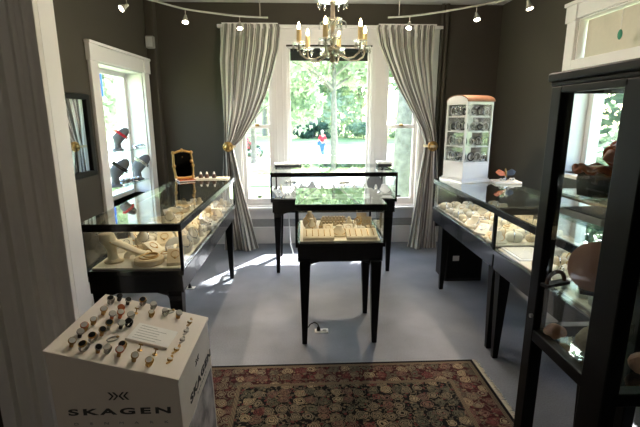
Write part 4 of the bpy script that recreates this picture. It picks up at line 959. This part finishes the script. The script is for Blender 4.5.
# ------------------------------------------------------------------ outdoors
GZ = -.6
def gplane(name, x0, x1, y0, y1, z, mat): return struct(MB().quad((x0,y0,z),(x1,y0,z),(x1,y1,z),(x0,y1,z)).build(name, mat))
gplane('lawn', -60, 70, -30, 150, GZ, 'grass'); gplane('road', -60, 70, 19, 33, GZ+.02, 'asphalt'); gplane('sidewalk', -60, 70, 13.5, 16.2, GZ+.02, 'asphalt')
m = MB(); m.lathe([(1.6,GZ),(1.5,GZ+.06),(.2,GZ+.12),(.01,GZ+.12)], 20, (-3.3,25,0)); 
def leafcloud(name, mat, parent, cen, rad, n, size, seed, lumps=9, flat=0.0):
    rnd = random.Random(seed); vs, fs = [], []
    L = [(Vector((rnd.gauss(0,.5), rnd.gauss(0,.5), rnd.gauss(0,.45))), rnd.uniform(.35,.6)) for _ in range(lumps)]
    for k in range(n):
        c, r = rnd.choice(L); d_ = Vector((rnd.gauss(0,1),rnd.gauss(0,1),rnd.gauss(0,1))).normalized()*r*rnd.uniform(.55,1.0)
        p = c+d_; p = Vector((cen[0]+p.x*rad[0], cen[1]+p.y*rad[1], cen[2]+p.z*rad[2]))
        u = Vector((rnd.gauss(0,1),rnd.gauss(0,1),rnd.gauss(0,1))).normalized(); w = u.orthogonal().normalized(); s_ = size*rnd.uniform(.6,1.3)
        b0 = len(vs); vs += [tuple(p-u*s_), tuple(p+w*s_*.5), tuple(p+u*s_), tuple(p-w*s_*.5)]; fs.append((b0,b0+1,b0+2,b0+3))
    me = bpy.data.meshes.new(name); me.from_pydata(vs, [], fs); me.materials.append(M[mat]); return put(name, me, parent)
def tree(label, x, y, h, tr, crown_c, crown_r, mat, n, size, seed, lean=0, group=None, branches=5):
    o = thing('tree', label, 'tree', (x, y, GZ), 0, group); rnd = random.Random(seed)
    m = MB(); m.tube([(0,0,-.1),(.02+lean*.2,0,h*.2),(lean*.5,.02,h*.5),(lean,0,h)], [tr*1.35,tr,tr*.8,tr*.35], 12)
    for k in range(branches):
        a = 2*PI*k/branches+rnd.random(); z0 = h*rnd.uniform(.4,.75)
        m.tube([(lean*.6,0,z0),(lean*.6+math.cos(a)*crown_r[0]*.3, math.sin(a)*crown_r[1]*.3, z0+crown_r[2]*.3),(lean*.6+math.cos(a)*crown_r[0]*.65, math.sin(a)*crown_r[1]*.65, z0+crown_r[2]*.55)], [tr*.4,tr*.25,tr*.08], 7)
    m.build('trunk', 'bark', o, True); leafcloud('crown', mat, o, crown_c, crown_r, n, size, seed); return o
tree('slim pale tree seen through the centre window', 1.25, 17.6, 5.5, .13, (0,0,5.6), (3.6,3.0,2.3), 'leaf_pale', 5200, .20, 11)
tree('big grey trunked tree outside the right side pane of back window', 2.30, 9.6, 12.5, .24, (.6,.6,12.8), (3.6,3.2,2.4), 'leaf_mid', 4500, .2, 12)
tree('small tree seen through the left side pane of back window', -2.35, 20.5, 4.5, .12, (0,0,3.9), (2.4,2.2,1.9), 'leaf_mid', 3200, .19, 13)
bt = [(-9,44,'leaf_mid','pale bushy tree far beyond the road, at left of the window view'),(-4.5,52,'leaf_pale','light green tree far beyond the road, second from left'),(1,47,'leaf_mid','green tree far beyond the road, behind the slim tree'),(6.5,50,'leaf_pale','light tree far beyond the road, right of the slim tree'),(12,45,'leaf_mid','green tree far beyond the road, right part of window view'),(18,50,'leaf_mid','green tree far beyond the road, at right of the window view')]
for k, (x, y, mt, lab) in enumerate(bt): tree(lab, x, y, 10, .3, (0,0,9.5), (6.2,4.5,6.5), mt, 6500, .42, 30+k, group='trees beyond the road')
for k, (x, y, r_, hh, mt, lab) in enumerate(((-2.6,47,.9,2.4,'leaf_dark','dark clipped conifer beyond the road, left of the slim tree'),(1.0,45,1.8,1.6,'leaf_dark','low dark shrub beyond the road, behind the walker'),(6.2,44,2.4,1.8,'leaf_mid','wide green shrub beyond the road, right of the slim tree'),(11.5,46,2.2,2.0,'leaf_mid','green shrub beyond the road, near the big trunk'))):
    o = thing('shrub', lab, 'shrub', (x, y, GZ), 0, 'shrubs beyond the road'); leafcloud('foliage', mt, o, (0,0,hh*.5), (r_,r_*.8,hh*.55), 1600, .2, 60+k)
    MB().tube([(0,0,-.05),(0,0,hh*.6)], .08, 7).build('stem', 'bark', o)
fb = thing('flower_bed', 'mulched bed with red flowers seen through left side pane', 'flower bed', (-3.3, 23.5, GZ))
m = MB(); m.lathe([(1.7,0),(1.5,.10),(.3,.16),(.01,.16)], 20); m.build('mulch', 'mulch', fb, True); leafcloud('red_flowers', 'flowers', fb, (-.3,0,.75), (.55,.5,.6), 420, .12, 77); leafcloud('leaves', 'leaf_dark', fb, (.3,0,.4), (.9,.7,.4), 500, .12, 78)
hs = thing('house', 'beige house with grey roof far beyond the road', 'house', (-5, 60, GZ))
MB().box(-9,9,0,6,0,4.2).build('wall', 'house', hs); MB().prism([(-.6,4.2),(6.6,4.2),(3,7)], 0, -9.6, 9.6).build('roof', 'roof', hs)
for x in (-6,-2,2,6): MB().box(x-.6,x+.6,-.04,0,1.4,2.9).build('window', 'charcoal', hs)
# side gardens
tree('leafy tree close outside the right window', 6.5, 5.6, 5, .2, (0,0,3.4), (2.6,3.4,3.0), 'leaf_dark', 6500, .13, 91)
tree('tall tree outside the right window, behind the leafy one', 9.5, 9.5, 8, .25, (0,0,5.2), (3.4,4.5,4.6), 'leaf_mid', 5200, .2, 92)
o = thing('shrub', 'bright shrub under the right window beside the house', 'shrub', (5.4, 7.6, GZ)); leafcloud('foliage', 'leaf_pale', o, (0,0,.9), (1.6,2.2,1.1), 2600, .10, 93); MB().tube([(0,0,-.05),(0,0,.9)], .06, 7).build('stem', 'bark', o)
tree('pale tree outside the left window', -6.3, 13.5, 6, .2, (0,0,4.6), (3.0,3.0,3.2), 'leaf_pale', 4800, .2, 94)
tree('bushy tree outside the left window, behind the blue banner', -8.6, 18, 6, .25, (0,0,4.0), (4.0,4.0,4.2), 'leaf_mid', 5200, .24, 95)
bn = thing('hanging_banner', 'blue banner on a pole outside the left window', 'banner', (-4.25, 8.95, GZ))
MB().tube([(0,0,0),(0,0,3.4)], .03, 8).build('pole', 'paper', bn); MB().tube([(0,0,3.3),(.32,0,3.42)], .015, 6).build('arm', 'paper', bn); MB().box(.05,.30,-.006,.006,2.55,3.28).build('cloth', 'blue', bn)
# walker on the pavement
pr = thing('person', 'person in red top and blue trousers walking on the road outside', 'person', (1.05, 23.6, GZ+.02), R(200))
def skin(name, joints, edges, mat, parent, sub=1):
    me = bpy.data.meshes.new(name); me.from_pydata([j[:3] for j in joints], edges, []); me.materials.append(M[mat]); o = put(name, me, parent)
    md = o.modifiers.new('skin', 'SKIN'); md.use_smooth_shade = True
    for k, j in enumerate(joints): me.skin_vertices[0].data[k].radius = (j[3], j[3]*(j[4] if len(j) > 4 else 1)); me.skin_vertices[0].data[k].use_root = (k == 0)
    o.modifiers.new('sub', 'SUBSURF').levels = sub; o.modifiers['sub'].render_levels = sub; return o
S = .86
J = [(0,0,.86,.11,.8),(0,0,1.05,.105,.75),(0,.01,1.28,.13,.65),(0,.01,1.40,.055),(0,.0,1.47,.05),(0,-.01,1.56,.085,1.1),(0,-.005,1.64,.06),
     (-.16,.01,1.33,.05),(-.23,.06,1.08,.04),(-.22,-.06,.88,.03),(-.22,-.10,.80,.03),(.16,.01,1.33,.05),(.23,-.02,1.08,.04),(.21,-.16,.90,.03),(.21,-.21,.84,.03),
     (-.09,0,.80,.085),(-.10,-.12,.47,.06),(-.10,-.05,.10,.042),(-.10,-.17,.045,.034),(.09,0,.80,.085),(.10,.08,.46,.06),(.10,.28,.14,.042),(.10,.20,.05,.034)]
Ed = [(0,1),(1,2),(2,3),(3,4),(4,5),(5,6),(2,7),(7,8),(8,9),(9,10),(2,11),(11,12),(12,13),(13,14),(0,15),(15,16),(16,17),(17,18),(0,19),(19,20),(20,21),(21,22)]
J = [tuple([q*S for q in j[:4]]+list(j[4:])) for j in J]
skin('body', J, Ed, 'skin', pr)
def sub_(ids, ed, add, mat, nm): return skin(nm, [tuple(list(J[i][:3])+[J[i][3]+add]+list(J[i][4:])) for i in ids], ed, mat, pr)
sub_([0,1,2,7,8,11,12], [(0,1),(1,2),(2,3),(3,4),(2,5),(5,6)], .018, 'red', 'red_top')
sub_([0,15,16,17,19,20,21], [(0,1),(1,2),(2,3),(0,4),(4,5),(5,6)], .016, 'blue', 'blue_trousers')
MB().ball((0,.012*S,1.60*S), .098*S, .105*S, .09*S).build('hair', 'paper', pr, True)
MB().ball((.24*S,.12*S,.86*S), .13*S, .11*S, .15*S).build('blue_bag', 'blue', pr, True)
for x, y in ((-.10,-.12),(.10,.24)): MB().ball((x*S,(y-.02)*S,.045*S), .045*S, .11*S, .05*S).build('shoe', 'charcoal', pr, True)

# ------------------------------------------------------------------ light
w = bpy.data.worlds.new('world'); bpy.context.scene.world = w; w.use_nodes = True; nt = w.node_tree
bg = nt.nodes['Background']; sky = nt.nodes.new('ShaderNodeTexSky'); sky.sky_type = 'NISHITA'; sky.sun_disc = False; sky.sun_elevation = R(42); sky.sun_rotation = R(35); sky.dust_density = 2.0
nt.links.new(sky.outputs[0], bg.inputs[0]); bg.inputs[1].default_value = 1.6
su = bpy.data.lights.new('sun', 'SUN'); su.energy = 30; su.angle = R(.6); su.color = (1,.98,.95); so = bpy.data.objects.new('sun', su); C.objects.link(so)
az, el = R(32), R(47); ds = Vector((math.sin(az)*math.cos(el), math.cos(az)*math.cos(el), math.sin(el))); so.rotation_euler = ds.to_track_quat('Z', 'Y').to_euler(); so.location = (10, 20, 20)
def lamp(name, loc, e, col, size): 
    l = bpy.data.lights.new(name, 'POINT'); l.energy = e*1.6; l.color = col; l.shadow_soft_size = size; o = bpy.data.objects.new(name, l); C.objects.link(o); o.location = loc
lamp('fill_behind_camera', (-1.5, -.9, 2.5), 6.5, (1,.88,.74), .15)  # added fill for the door casing and watch stand, no such lamp seen
lamp('chandelier_glow', (CX, CY, 2.52), 24, (1,.82,.68), .12)
vs_ = bpy.context.scene.view_settings; vs_.view_transform = 'Standard'; vs_.look = 'None'; vs_.exposure = 0.45
